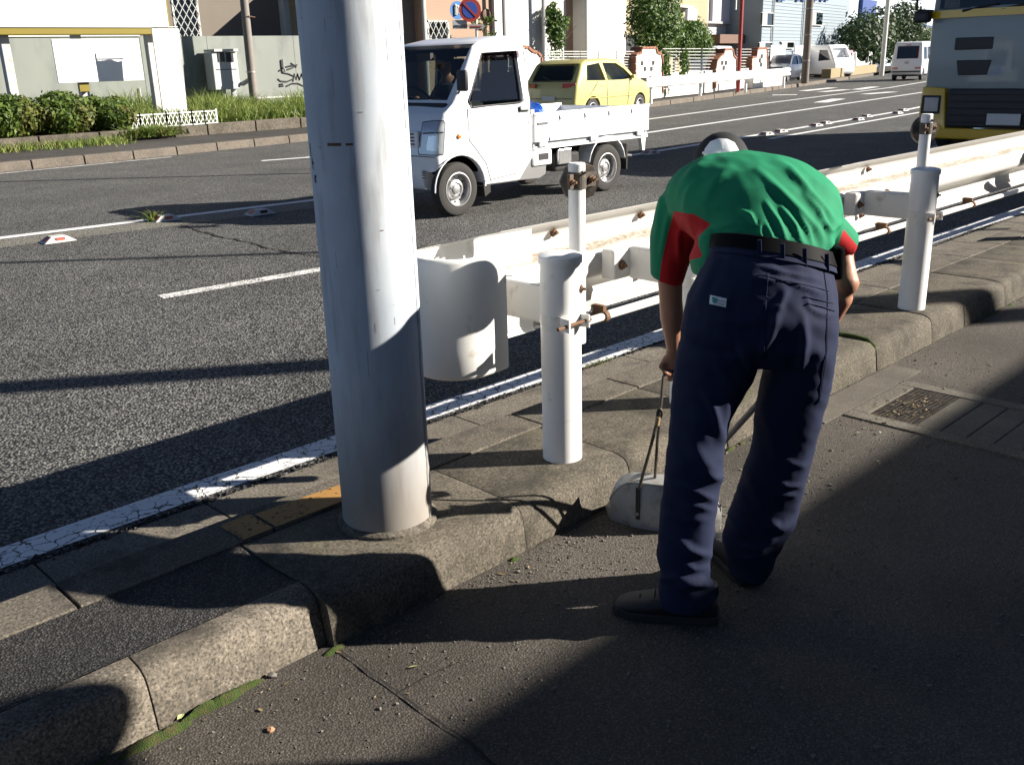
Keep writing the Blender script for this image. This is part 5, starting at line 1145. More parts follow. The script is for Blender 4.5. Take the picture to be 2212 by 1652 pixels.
# hedge: three shrubs grown together
for i, (xa, xb, yt, lab) in enumerate(((-80, 95, 205, 'broad green hedge shrub at the left edge of the verge'), (70, 200, 198, 'tall middle hedge shrub in front of the grey wall'), (190, 278, 212, 'reddish green hedge shrub beside the white edging fence'))):
    Y = 21.3; a = onY(xa, 260, Y); c = onY(xb, 260, Y); zt = onY((xa+xb)/2, yt, Y).z; cx0 = (a.x+c.x)/2; w_ = (c.x-a.x)/2
    t_ = thing('hedge_shrub', lab, 'shrub', (cx0, Y, .3), 0, 'shrubs of the hedge'); b = MB(); h_ = zt-.3
    bl = [(Vector((0, 0, h_*.45)), Vector((w_*1.1, .85, h_*.55)))]+[(Vector((rnd.uniform(-.7, .7)*w_, rnd.uniform(-.5, .5), h_*rnd.uniform(.35, .75))), Vector((w_*.45, .5, h_*.33))) for _ in range(6)]
    leaves(b, bl, 6500, .055, rnd, .62); b.build('foliage', MT['hedge'], t_, fix=False)
    b = MB()
    for k in range(5): xx = rnd.uniform(-.6, .6)*w_; b.tube([(xx, 0, 0), (xx+rnd.uniform(-.1, .1), rnd.uniform(-.2, .2), h_*.6)], [.025, .012], 6)
    for k in range(5): pass
    b.build('stems', MT['bark'], t_)['kind'] = 'stuff'
# grass and weeds
gb = MB()
def blade(p, h, lean, wd):
    a = rnd.uniform(0, 6.3); s_ = Vector((math.cos(a), math.sin(a), 0)); l_ = Vector((rnd.gauss(0, lean), rnd.gauss(0, lean), 0))
    gb.add([p-s_*wd, p+s_*wd, p+l_*h*.5+Vector((0, 0, h*.6))+s_*wd*.7, p+l_*h*.5+Vector((0, 0, h*.6))-s_*wd*.7, p+l_*h*1.2+Vector((0, 0, h*.92))], [(0, 1, 2, 3), (3, 2, 4)])
xr = onY(640, 240, 22).x
for i in range(13000):
    u = rnd.random()
    if u < .6: xx = rnd.uniform(onY(440, 250, 22).x, xr+1.5); yy = rnd.uniform(20.5, 27.8); hh = rnd.uniform(.2, .75)*(.55+.7*abs(noise.noise((xx*.9, yy*.6, 1))+.3))
    elif u < .85: xx = rnd.uniform(onY(270, 250, 22).x, onY(450, 250, 22).x); yy = rnd.uniform(20.7, 27.5); hh = rnd.uniform(.12, .5)
    else: xx = rnd.uniform(3.5, 8.6); yy = 20.3-abs(rnd.gauss(0, .35)); hh = rnd.uniform(.06, .2)
    blade(Vector((xx, yy, .34 if yy > 20.5 else .14)), hh, .45, .011)
for i in range(900):
    xx = rnd.gauss(onY(330, 290, 20.3).x, .25); blade(Vector((xx, 20.3+rnd.gauss(0, .08), .2)), rnd.uniform(.1, .28), .8, .018)
tag(struct(gb.build('verge_grass', MT['grass'], fix=False), 'stuff'), 'long green grass and weeds on the far verge', 'grass')
# grey-green concrete wall
WY = 28.2
z0 = .3; zt = onY(330, 79, WY).z
MT['gwall'] = mat('grey_green_wall', (.215, .232, .205), .8, 0, .14, 1.2, .1, 40, ((.14, .155, .145), .45, 1.4), sc=(1, 1, .35)); MT['wline'] = mat('pale_line', (.55, .56, .52), .8)
wl = thing('boundary_wall', 'tall grey green concrete wall behind the verge', 'wall', (onY(330, 200, WY).x, WY, z0)); wx0 = wl.location.x
xs = [onY(p_, 160, WY).x for p_ in (-140, 8, 172, 312, 380, 455, 552, 640, 760)]
for a, c in zip(xs, xs[1:]):
    b = MB(); b.bb(a-wx0+.006, c-wx0-.006, 0, .15, 0, zt-z0); b.build('wall_panel', MT['gwall'], wl)
zl = onY(330, 224, WY).z-z0
b = MB(); b.bb(xs[2]-wx0, xs[-1]-wx0, -.02, 0, zl-.03, zl+.02); b.build('wall_ledge', MT['wline'], wl)
b = MB(); b.bb(xs[0]-wx0, xs[3]-wx0, -.04, .19, zt-z0, zt-z0+.05); b.build('wall_coping', MT['wline'], wl)
b = MB(); p0_ = onY(301, 190, WY-.04); p1_ = onY(312, 262, WY-.04); b.tube([p0_, p1_], .02, 6); o = b.build('drain_wire', MT['wline'], wl); o.data.transform(Matrix.Translation((-wx0, -WY, -z0)))
for px_ in ((372, 128), (612, 146)):
    b = MB(); p = onY(px_[0], px_[1], WY-.05); b.tube([p+Vector((0, 0, .25)), p, p+Vector((.05, -.03, -.12))], .03, 6); o = b.build('pipe_stub', MT['steel'], wl); o.data.transform(Matrix.Translation((-wx0, -WY, -z0)))
strokes = [[(602, 154), (612, 147), (626, 143), (642, 141), (632, 147), (616, 153), (610, 158), (622, 160), (634, 165), (632, 172), (620, 177), (606, 176), (600, 171)], [(628, 137), (636, 142), (640, 146)], [(633, 176), (636, 160), (640, 172), (643, 160), (647, 173), (651, 160), (656, 172), (662, 160)], [(603, 183), (611, 182)], [(603, 187), (612, 186)], [(618, 187), (630, 181), (644, 181), (654, 186), (670, 180)]]
for s_ in strokes:
    b = MB(); b.tube([onY(x, y, WY-.004) for x, y in s_], .028, 5); o = b.build('graffiti', MT['ink'], wl, smooth=True); o.data.transform(Matrix.Translation((-wx0, -WY, -z0)))
# electric meter cabinet
def pbox(b, x0, y0, x1, y1, Y, d, grow=0):
    a = onY(x0, y1, Y); c = onY(x1, y0, Y); b.bb(a.x-grow, c.x+grow, Y, Y+d, min(a.z, onY(x1, y1, Y).z), c.z); return b
MT['cab'] = mat('grey_cabinet', (.42, .44, .44), .5, 0, .06, 4)
mc = thing('meter_cabinet', 'grey electric meter cabinet with two small windows standing at the wall', 'cabinet', tuple(onY(492, 226, 27.4)))
ML = mc.location
def msh(o): o.data.transform(Matrix.Translation(-ML)); return o
b = MB(); pbox(b, 466, 112, 511, 193, 27.5, .5); msh(b.build('cabinet_box', MT['cab'], mc, bev=.02))
b = MB(); pbox(b, 463, 106, 514, 111, 27.42, .65); msh(b.build('cabinet_roof', MT['wline'], mc))
for x0, x1 in ((472, 484), (490, 503)): b = MB(); pbox(b, x0, 113, x1, 134, 27.48, .03); msh(b.build('meter_window', MT['black'], mc))
b = MB(); pbox(b, 467, 149, 511, 150.5, 27.49, .02); msh(b.build('door_gap', MT['black'], mc))
for x0 in (483, 506): b = MB(); pbox(b, x0, 193, x0+5, 232, 27.7, .1); msh(b.build('leg', MT['cab'], mc))
b = MB(); b.tube([onY(512, 180, 27.6), onY(525, 181, 27.5), onY(540, 172, 27.3)], .07, 8); msh(b.build('conduit', MT['cab'], mc, smooth=True))
# old brown grey utility pole at the wall
up_ = thing('utility_pole', 'thin brown utility pole in front of the grey wall left of the steel pole', 'pole', tuple(onY(551, 236, 27.0)))
b = MB(); a = onY(551, 236, 27.0)-up_.location; b.tube([a, onY(533, 60, 27.0)-up_.location, onY(527, 0, 27)-up_.location, onY(500, -300, 27)-up_.location], [.13, .125, .12, .1], 16); b.build('shaft', mat('old_pole', (.20, .175, .155), .7, 0, .2, 6, .2, 50), up_, smooth=True)
b = MB(); b.tube([onY(536, 35, 26.85)-up_.location, onY(551, 38, 26.85)-up_.location], .015, 6); b.build('step_bolt', MT['rust'], up_)
b = MB(); b.lathe(onY(542, 156, 27)-up_.location, [(.145, -.02), (.145, .02)], 16); b.build('band', MT['steel'], up_)
# big sign on three posts
sg = thing('billboard', 'large yellow framed sign board on three square posts at far left', 'sign', tuple(onY(180, 262, 23.4))); SL = sg.location
def ssh(o): o.data.transform(Matrix.Translation(-SL)); return o
MT['sgpost'] = mat('painted_post', (.46, .45, .43), .6, 0, .12, 5, stain=((.28, .20, .13), .3, 8)); MT['syellow'] = mat('sign_yellow', (.19, .145, .006), .5, 0, .06, 4); MT['swhite'] = mat('sign_white', (.80, .80, .79), .5, 0, .03, 4)
for (xt, yt), (xb, yb) in (((12, 78), (38, 255)), ((166, 72), (192, 262)), ((313, 66), (347, 268))):
    a = onY(xb, yb, 23.4); c = onY(xt, yt, 23.4); b = MB(); b.bb(a.x-.09, a.x+.09, 23.3, 23.5, .3, c.z+2.5); ssh(b.build('post', MT['sgpost'], sg, bev=.01))
a = onY(-60, 80, 23.3); c = onY(360, 74, 23.3); zb = (a.z+c.z)/2
b = MB(); b.bb(a.x, c.x, 23.05, 23.28, zb, zb+2.6); ssh(b.build('frame', MT['syellow'], sg, bev=.02))
b = MB(); b.bb(a.x+.1, c.x-.06, 23.02, 23.06, zb+.16, zb+2.45); ssh(b.build('face_panel', MT['swhite'], sg))
wb = thing('sign_board', 'plain white rectangular board fixed to the middle sign post', 'sign', tuple(onY(212, 175, 23.1))); WL = wb.location
b = MB(); pbox(b, 126, 84, 299, 174, 23.1, .05); o = b.build('panel', MT['swhite'], wb, bev=.008); o.data.transform(Matrix.Translation(-WL))
b = MB(); q = onY(188, 196, 23.1); b.bb(q.x-.12, q.x+.1, 23.18, 23.28, q.z-.02, q.z+.35); o = b.build('bracket', MT['syellow'], wb); o.data.transform(Matrix.Translation(-WL))
bn = thing('banner_flag', 'tall narrow white banner flag on a pole beside the edging fence', 'banner', tuple(onY(400, 272, 22.2))); BL = bn.location
b = MB(); q0 = onY(430, 62, 22.2); q1 = onY(371, 262, 22.2); R_ = []
for i in range(15):
    z = q1.z+(q0.z-q1.z)*i/14; R_.append([(q1.x-.27+.62*k/8+.1, 22.2+.05*math.sin(k*.9+i*.35)*(k/8), z) for k in range(9)])
b.loft(R_, closed=False); o = b.build('cloth', MT['swhite'], bn, fix=False, smooth=True); o.data.transform(Matrix.Translation(-BL))
b = MB(); b.tube([(q1.x-.18, 22.2, .34), (q1.x-.18, 22.2, q0.z+.15)], .014, 8); b.tube([(q1.x-.18, 22.2, q0.z+.03), (q1.x+.45, 22.2, q0.z+.03)], .012, 8); o = b.build('pole', MT['steel'], bn); o.data.transform(Matrix.Translation(-BL))
# white lattice edging fence
xa = onY(278, 292, 20.62).x; xb = onY(470, 270, 20.62).x; n = 7; wd = (xb-xa)/n
for i in range(n):
    t_ = thing('border_fence', 'low white lattice edging fence panel, number %s from the hedge' % ('first second third fourth fifth sixth seventh'.split()[i]), 'fence', (xa+wd*i, 20.62, .33), 0, 'white edging fence panels')
    for z in (.04, .30): b = MB(); b.bb(0, wd, -.012, .012, z-.012, z+.012); b.build('rail', MT['swhite'], t_)
    for s in (0, 1): b = MB(); b.bb(s*wd-.015, s*wd+.015, -.014, .014, 0, .34); b.build('post', MT['swhite'], t_)
    for k in range(3):
        for s in (-1, 1): b = MB(); b.bar((wd*(k+.5)/3-s*wd/6, 0, .05), (wd*(k+.5)/3+s*wd/6, 0, .29), .012, .012, (0, 1, 0)); b.build('slat', MT['swhite'], t_)
# house behind the wall (left part)
HY = 33.0
hs = thing('house', 'taupe walled house with latticed window behind the grey wall', 'house', (onY(400, 100, HY).x, HY, 0)); HL = hs.location
def hsh(o): o.data.transform(Matrix.Translation(-HL)); return o
MT['taupe'] = mat('taupe_render', (.16, .135, .108), .85, 0, .1, 1.5, .1, 50)
xa = onY(-250, 50, HY).x; xw0 = onY(374, 40, HY).x; xw1 = onY(431, 40, HY).x; xb = onY(604, 40, HY).x; zw = onY(400, 84, HY).z
b = MB(); b.bb(xa, xw0, HY, HY+6, 0, 7); hsh(b.build('wall', MT['taupe'], hs)); b = MB(); b.bb(xw1, xb, HY, HY+6, 0, 7); hsh(b.build('wall', MT['taupe'], hs)); b = MB(); b.bb(xw0, xw1, HY, HY+6, 0, zw); b.bb(xw0, xw1, HY, HY+6, zw+1.75, 7); hsh(b.build('wall', MT['taupe'], hs))
b = MB(); b.bb(xa, xb, HY-.4, HY+6, 7.0, 7.2); hsh(b.build('roof', MT['trimblack'], hs))
def lattice(par, sh_, x0, x1, z0_, z1, Y, n, label='window'):
    b = MB(); b.bb(x0, x1, Y+.08, Y+.1, z0_, z1); wn = sh_(b.build('window', MT['glassd'], par))
    b = MB(); b.bb(x0, x0+.06, Y-.02, Y+.08, z0_, z1); b.bb(x1-.06, x1, Y-.02, Y+.08, z0_, z1); b.bb(x0, x1, Y-.02, Y+.08, z0_, z0_+.06); b.bb(x0, x1, Y-.02, Y+.08, z1-.06, z1); sh_(b.build('window_frame', MT['wline'], wn))
    b = MB(); b.bb(x0, x1, Y+.1, Y+.6, z0_, z1); sh_(b.build('dark_room', MT['black'], wn))
    w_ = x1-x0; h_ = z1-z0_
    for k in range(-n*2, n+1):
        for s in (1, -1):
            pts = []
            xs_ = x0+w_*k/n
            a = Vector((xs_, Y-.03, z0_)); c = Vector((xs_+h_*.62, Y-.03, z1)) 
            t0 = max(0, (x0-a.x)/(c.x-a.x)); t1 = min(1, (x1-a.x)/(c.x-a.x))
            if t1-t0 < .03: continue
            p = a.lerp(c, t0); q = a.lerp(c, t1)
            if s < 0: p.x = x0+x1-p.x; q.x = x0+x1-q.x
            b = MB(); b.bar(p, q, .018, .018, (0, 1, 0)); sh_(b.build('lattice_bar', MT['wline'], wn))
lattice(hs, hsh, xw0, xw1, zw, zw+1.75, HY, 4)
b = MB(); b.bb(xb, xb+.22, HY-.35, HY+.1, 0, 7); hsh(b.build('corner_post', MT['wline'], hs)); 
xc = onY(635, 40, HY-.2).x; b = MB(); b.bb(xb+.22, xc+.5, HY-.2, HY+.2, 0, 7); hsh(b.build('lit_window', mat('lit_window_yellow', (.62, .52, .30), .8), hs))  # yellow of the lit window put into the colour of a solid block
for k in range(3): b = MB(); xx = onY(613+k*6, 40, HY-.25).x; b.bb(xx, xx+.05, HY-.27, HY-.2, 1.6, 6); hsh(b.build('mullion', MT['wline'], hs))
# median studs (raised reflectors) along the centre strip
MT['studw'] = mat('stud_ceramic', (.50, .49, .46), .6, 0, .1, 20); MT['studr'] = mat('stud_red', (.42, .10, .07), .5, 0, .1, 20)
def stud(px_, py_, lab, red):
    p = gr(px_, py_); t_ = thing('road_stud', lab, 'road stud', (p.x, p.y, .003), R(-3), 'raised studs along the centre line')
    b = MB(); b.loft([[(x, y*k, 0) for x, y in ((-.15, -.1), (.15, -.1), (.15, .1), (-.15, .1))] if z == 0 else [(x*.45, y*.6, z) for x, y in ((-.15, -.1), (.15, -.1), (.15, .1), (-.15, .1))] for z, k in ((0, 1), (.055, 1))]); b.build('block', MT['studw'], t_, bev=.004)
    b = MB(); b.loft([[(-.148+.06*f*1.35, y, .004+.055*f*.95) for y in (-.05, .05)]+[(-.142+.06*f*1.35, y, .004+.055*f*.95-.003) for y in (.05, -.05)] for f in (.25, .95)]); b.build('reflector', MT['studr'], t_)
    b = MB(); b.bb(-.035, .045, -.088, -.078, .018, .046); b.build('side_reflector', MT['studr'] if red else MT['black'], t_)
for i, (x_, y_, l_, r_) in enumerate(((125, 522, 'grey road stud with red reflector nearest the left edge', 1), (358, 476, 'road stud beside the weed on the centre line', 1), (562, 463, 'road stud with dark reflector just left of the steel pole', 0), (1405, 333, 'small road stud right behind the small white truck', 1), (1655, 292, 'near stud of the front pair beyond the man head', 0), (1685, 286, 'far stud of the front pair beyond the man head', 0), (1762, 273, 'near stud of the second pair toward the lorry', 0), (1783, 268, 'far stud of the second pair toward the lorry', 0), (1853, 260, 'near stud of the third pair toward the lorry', 0), (1872, 253, 'far stud of the third pair toward the lorry', 0), (1938, 246, 'near stud of the last pair beside the lorry', 0), (1950, 240, 'far stud of the last pair beside the lorry', 0))): stud(x_, y_, l_, r_)
# weed growing at the second stud
b = MB(); gb = b; c = gr(334, 478)
for i in range(70): blade(Vector((c.x+rnd.gauss(0, .03), c.y+rnd.gauss(0, .03), 0)), rnd.uniform(.03, .15), .8, .010)
o = b.build('weed', MT['grass'], None, fix=False); tag(o, 'small green weed sprouting from the centre strip beside a stud', 'weed')
b = MB(); gb = b; c = gr(1335, 800)
for i in range(70): blade(Vector((c.x+rnd.gauss(0, .04), 3.08+rnd.gauss(0, .012), .003)), rnd.uniform(.01, .04), 1.0, .002)
o = b.build('weed', MT['grass'], None, fix=False); tag(o, 'tiny yellow green weed in the gutter edge behind the first post', 'weed')
b = MB(); gb = b
for i in range(14): blade(Vector((4.41+rnd.gauss(0, .02), 2.22+rnd.gauss(0, .03), .155)), rnd.uniform(.02, .06), .7, .0018)
o = b.build('weed', MT['grass'], None, fix=False); tag(o, 'thin weed in the mossy kerb joint right of the man', 'weed')
# ================================================================ far side, right: house, walls, bushes, distant street
class Pl:
    def __init__(s, x, y, z, ang, s_=None, depth=None):
        s.o = Vector(onS(x, y, s_)) if s_ else Vector(gr(x, y, z)); s.u = Vector((math.cos(ang), math.sin(ang), 0)); s.n = Vector((-s.u.y, s.u.x, 0))
    def at(s, x, y, off=0):
        d = ray(x, y); o = s.o+s.n*off; t_ = (o-CC).dot(s.n)/d.dot(s.n); return CC+d*t_
    def box(s, b, x0, y0, x1, y1, d, off=0, zb=None, zt=None):
        """box covering the pixel rectangle on this plane, d metres deep behind it, off metres behind (+) or before (-) it"""
        xm = (x0+x1)/2; ym = (y0+y1)/2; a = s.at(x0, ym, off); c = s.at(x1, ym, off); zl = s.at(xm, y1, off).z if zb is None else zb; zh = s.at(xm, y0, off).z if zt is None else zt
        p = [a, c, c+s.n*d, a+s.n*d]
        b.loft([[Vector((q.x, q.y, zl)) for q in p], [Vector((q.x, q.y, zh)) for q in p]]); return b
def grp(name, label, cat, loc_, group=None):
    t_ = thing(name, label, cat, tuple(loc_), 0, group)
    def part(b, nm, m, par=None, **k):
        o = b.build(nm, m, par or t_, **k); o.data.transform(Matrix.Translation(-Vector(loc_))); return o
    return t_, part
M_ = MT
M_['peach'] = mat('peach_render', (.34, .23, .16), .85, 0, .06, 1.5); M_['wwall'] = mat('white_render', (.66, .64, .60), .8, 0, .05, 1.5, stain=((.5, .47, .42), .2, 1.2)); M_['olive'] = mat('olive_render', (.33, .28, .17), .85, 0, .08, 1.2)
M_['pipe'] = mat('grey_downpipe', (.30, .30, .31), .5); M_['brown'] = mat('brown_paint', (.13, .07, .045), .7); M_['brick'] = mat('brick_edge', (.24, .10, .055), .85, 0, .25, 20)
H = Pl(1000, 60, 0, R(2), s_=37.0)
hp, part = grp('apartment_house', 'peach and white rendered house behind the yellow car', 'house', Vector((H.at(1090, 100).x, H.at(1090, 100).y, 0)))
for x0, x1, m_, off in ((835, 916, 'taupe', .5), (916, 1069, 'peach', 0), (1069, 1171, 'wwall', -.15), (1171, 1222, 'wwall', .1), (1222, 1243, 'peach', .4), (1243, 1266, 'peach', .3), (1266, 1352, 'wwall', -.3)):  # taupe end strip: shade on the peach wall put into the colour
    b = MB(); H.box(b, x0, 0, x1, 100, 6, off, 0, 4.2); part(b, 'wall', M_[m_])
for x, m_ in ((917, 'wline'), (1089, 'pipe'), (1174, 'pipe'), (1267, 'wline')):
    b = MB(); p = H.at(x, 50, -.5); b.tube([(p.x, p.y, .1), (p.x, p.y, 4.15)], .07, 8); part(b, 'downpipe', M_[m_], smooth=True)
b = MB(); H.box(b, 820, 0, 1352, 10, 7, -.4, 4.2, 4.45); part(b, 'roof', M_['brown'])
a = H.at(922, 95, -.03); c = H.at(965, 45, -.03)
def hsh2(o): o.data.transform(Matrix.Translation(-hp.location)); return o
lattice(hp, hsh2, a.x, c.x, a.z, c.z, a.y-.06, 4)
b = MB(); p = H.at(1049, 32, -.02); b.lathe(p, [(.2, 0), (.2, .06), (.12, .08)], 16, -H.n); part(b, 'vent_cap', M_['brown'])
# street sign: two discs and two plates on one pole
S = Pl(1020, 60, 0, R(-28), s_=27.5)
sp, part = grp('street_sign', 'no parking disc and blue disc on one pole above the small truck roof', 'sign', S.at(1029, 200)*1); 
b = MB(); p = S.at(1029, 60, .05); b.tube([(p.x, p.y, .14), (p.x, p.y, 3.6)], .035, 10); part(b, 'pole', M_['wline'], smooth=True)
M_['sblue'] = mat('sign_blue', (.02, .06, .30), .5, 0, .06, 8); M_['sred'] = mat('sign_red', (.30, .03, .02), .5, 0, .1, 8); M_['slight'] = mat('sign_light_blue', (.03, .16, .42), .5)
def disc(x, y, r_, off, m_, nm, par=None, th=.012):
    b = MB(); b.lathe(S.at(x, y, off), [(r_, 0), (r_, th)], 32, -S.n); return part(b, nm, m_, par)
k = 27.5/2073*1.04
d1 = disc(1015, 22, 22*k, 0, M_['sred'], 'no_parking_disc'); disc(1015, 22, 15*k, -.013, M_['sblue'], 'disc_centre', d1, .006)
b = MB(); u_ = S.u*.17+Vector((0, 0, -.17)); p = S.at(1015, 22, -.024); b.bar(p-u_, p+u_, .05, .012, S.n); part(b, 'disc_bar', M_['sred'], d1)
S2 = Pl(985, 60, 0, R(-10), s_=27.8); b = MB(); b.lathe(S2.at(988, 23, .1), [(17*k, 0), (17*k, .012)], 32, -S2.n); d2 = part(b, 'pedestrian_disc', M_['slight'])
for dx, hh in ((-3, 11), (2, 8)):
    b = MB(); q = S2.at(987+dx, 23, .085); b.tube([q+Vector((0, 0, -hh*k*.8)), q+Vector((0, 0, hh*k*.5))], .05, 6); ball(b, q+Vector((0, 0, hh*k*.75)), .05); part(b, 'figure', M_['wline'], d2)
b = MB(); S.box(b, 978, 44, 1009, 63, .02, .03); pl_ = part(b, 'text_plate', mat('plate_grey', (.42, .43, .44), .5))
def text3(tx, o, u, sz, m_, par, part):
    cu = bpy.data.curves.new('t', 'FONT'); cu.body = tx; cu.size = sz; cu.extrude = .004; to = bpy.data.objects.new('t', cu); COL.objects.link(to)
    dg = bpy.context.evaluated_depsgraph_get(); me = bpy.data.meshes.new_from_object(to.evaluated_get(dg)); bpy.data.objects.remove(to); me.materials.clear()
    n_ = Vector((-u.y, u.x, 0)); b = MB(); b.add([o+u*v.co.x+Vector((0, 0, v.co.y))-n_*v.co.z for v in me.vertices], [tuple(p.vertices) for p in me.polygons]); return part(b, 'lettering', m_, par, fix=False)
text3('歩行者優先', S.at(981, 60, .02), S.u, .085, M_['ink'], pl_, part)
b = MB(); S.box(b, 1014, 53, 1045, 63, .02, .0); pl2 = part(b, 'arrow_plate', mat('plate_grey_dark', (.3, .29, .29), .5)); b = MB(); p = S.at(1018, 58, -.01); q = S.at(1040, 58, -.01); b.bar(p, q, .03, .012, S.n); part(b, 'arrow', M_['sred'], pl2)
# climbing plant on the white wall
rnd = random.Random(31)
iv, part = grp('climbing_plant', 'leafy climbing plant on the white house wall above the car roof', 'plant', H.at(1200, 160, -.5))
b = MB(); bl = [(H.at(x, y, -.55), Vector((r_, .35, r_*1.1))) for x, y, r_ in ((1195, 40, .5), (1207, 48, .5), (1198, 68, .5), (1204, 88, .4), (1196, 30, .4), (1210, 32, .4))]; leaves(b, bl, 2600, .075, rnd, .3, 1.5); bl = [(H.at(x, y, -.5), Vector((.45, .2, .7))) for x, y in ((1200, 115), (1205, 140))]; leaves(b, bl, 220, .07, rnd, .1); part(b, 'foliage', M_['bush'], fix=False)
b = MB()
for x in (1190, 1200, 1208): b.tube([H.at(x+4, 180, -.5), H.at(x, 100, -.55), H.at(x-2, 40, -.55)], [.03, .02, .012], 5)
b.tube([H.at(1205, 105, -.5), H.at(1228, 78, -.6), H.at(1245, 55, -.7)], [.018, .014, .008], 5); part(b, 'stems', M_['bark'])['kind'] = 'stuff'
tw, part = grp('sapling', 'thin leggy sapling in front of the peach wall beside the sign', 'plant', H.at(1045, 160, -1))
b = MB(); b.tube([H.at(1042, 170, -1), H.at(1044, 90, -1), H.at(1052, 45, -1)], [.03, .025, .012], 5)
for p_, q_ in (((1046, 75), (1030, 48)), ((1048, 65), (1062, 72)), ((1050, 55), (1060, 40)), ((1045, 85), (1058, 95))): b.tube([H.at(*p_, -1), H.at(*q_, -1)], [.015, .006], 4)
part(b, 'stems', M_['bark'])['kind'] = 'stuff'; b = MB()
for x, y in ((1030, 48), (1062, 74), (1060, 42), (1058, 92), (1052, 45), (1040, 60)): leaves(b, [(H.at(x, y, -1), Vector((.22, .2, .16)))], 26, .08, rnd, .2)
part(b, 'foliage', M_['bush'], fix=False)
# white garden wall with stepped pillars and wire mesh fence
A = gr(1290, 226, .14); B = gr(1690, 183, .14); F = Pl(1400, 213, .14, math.atan2(B.y-A.y, B.x-A.x)); F.o = A
gw, part = grp('garden_wall', 'white garden wall with stepped brick edged pillars and mesh fence', 'wall', A)
b = MB(); F.box(b, 1110, 170, 1372, 225, .25, 0, .1, F.at(1400, 160).z); part(b, 'low_wall', M_['wwall']); zW = F.at(1450, 158).z
b = MB(); F.box(b, 1372, 155, 1628, 210, .25, 0, .1, zW); part(b, 'low_wall', M_['wwall'])
b = MB(); F.box(b, 1628, 168, 1690, 185, .6, -.3, .1, .55); part(b, 'low_wall', M_['wwall'], bev=.05)
def pillar(pts, ybase, slots, wdth=.35):
    """pts: outline pixels from left base over the top to the right base"""
    P_ = [F.at(x, y, -.08) for x, y in pts]; lo = [Vector((P_[0].x, P_[0].y, .1)), Vector((P_[-1].x, P_[-1].y, .1))]
    poly = [lo[0]]+P_+[lo[1]]; b = MB(); b.loft([poly, [q+F.n*wdth for q in poly]]); pi_ = part(b, 'pillar', M_['wwall'])
    for a, c in zip(P_, P_[1:]):
        n_ = max(1, int((c-a).length/.22))
        for i in range(n_):
            b = MB(); p = a.lerp(c, i/n_); q = a.lerp(c, (i+.92)/n_); up2 = (q-p).cross(F.n).normalized(); b.bar(p+F.n*wdth/2+up2*.03, q+F.n*wdth/2+up2*.03, wdth+.08, .07, up2); part(b, 'brick', M_['brick'], pi_)
    for x, y in slots: b = MB(); F.box(b, x-2.2, y-4.5, x+2.2, y+4.5, .02, -.10); part(b, 'slot', M_['trimblack'], pi_)
pillar([(1373, 200), (1373, 122), (1379, 117), (1385, 117), (1386, 106), (1416, 105), (1419, 116), (1428, 119), (1430, 130), (1430, 200)], 210, [(1388, 137), (1412, 136), (1394, 149), (1408, 149)])
pillar([(1546, 190), (1546, 150), (1549, 132), (1558, 121), (1563, 119), (1565, 109), (1582, 108), (1584, 121), (1590, 129), (1590, 190)], 200, [(1561, 136), (1569, 136), (1564, 147)])
pillar([(1624, 188), (1624, 126), (1634, 125), (1636, 107), (1656, 106), (1657, 188)], 190, [(1646, 122), (1642, 131), (1645, 140)])
pillar([(1128, 200), (1128, 104), (1140, 105), (1148, 113), (1160, 116), (1168, 125), (1172, 200)], 210, [])
def meshfence(x0, x1, yt, yb, label):
    for i in range(8): b = MB(); y = yt+(yb-yt)*i/7; b.tube([F.at(x0, y, .1), F.at(x1, y, .1)], .013, 4); part(b, 'fence_wire', M_['wline'])
    n_ = max(2, int((x1-x0)/13))
    for i in range(n_+1): b = MB(); x = x0+(x1-x0)*i/n_; b.tube([F.at(x, yt-1, .1), F.at(x, yb+2, .1)], .022 if i % 3 == 0 else .009, 4); part(b, 'fence_post', M_['wline'])
meshfence(1175, 1370, 112, 152, ''); meshfence(1431, 1545, 106, 153, ''); meshfence(1591, 1623, 107, 150, '')
# bushes behind that wall
for i, (bl_, lab, xx) in enumerate(([[(1412, 30, 1.05), (1400, 55, .95), (1432, 48, .95), (1416, 78, 1.0), (1440, 75, .7), (1395, 20, .8), (1425, 14, .9)], 'tall rounded dark green tree behind the white garden wall', 1418], [[(1485, 82, .75), (1505, 88, .7), (1470, 95, .6), (1500, 70, .6), (1515, 98, .55)], 'lower bushy shrub right of the rounded tree behind the mesh fence', 1488])):
    base = F.at(xx, 170, 1.6); t_, part = grp('garden_tree' if i == 0 else 'garden_shrub', lab, 'tree' if i == 0 else 'shrub', (base.x, base.y, .14)); b = MB()
    leaves(b, [(F.at(x, y, 1.6), Vector((r_, r_*.9, r_))) for x, y, r_ in bl_], 9000 if i == 0 else 5200, .065, rnd, .55); part(b, 'crown', M_['bush'], fix=False)
    b = MB(); b.tube([(base.x, base.y, .1), F.at(xx-2, 120, 1.6), F.at(xx-4, 70, 1.6)], [.12, .09, .05], 8); part(b, 'trunk', M_['bark'], smooth=True)
vb, part = grp('climbing_plant', 'green vine hanging over the mesh fence right of the first stepped pillar', 'plant', F.at(1440, 200, -.1)); b = MB()
leaves(b, [(F.at(x, y, -.12), Vector((.28, .12, .5))) for x, y in ((1437, 150), (1440, 175), (1438, 130), (1478, 130), (1480, 145))], 700, .07, rnd, .1); part(b, 'foliage', M_['bush'], fix=False); b = MB(); b.tube([F.at(1438, 208, -.1), F.at(1440, 120, -.1)], .02, 5); part(b, 'stems', M_['bark'])
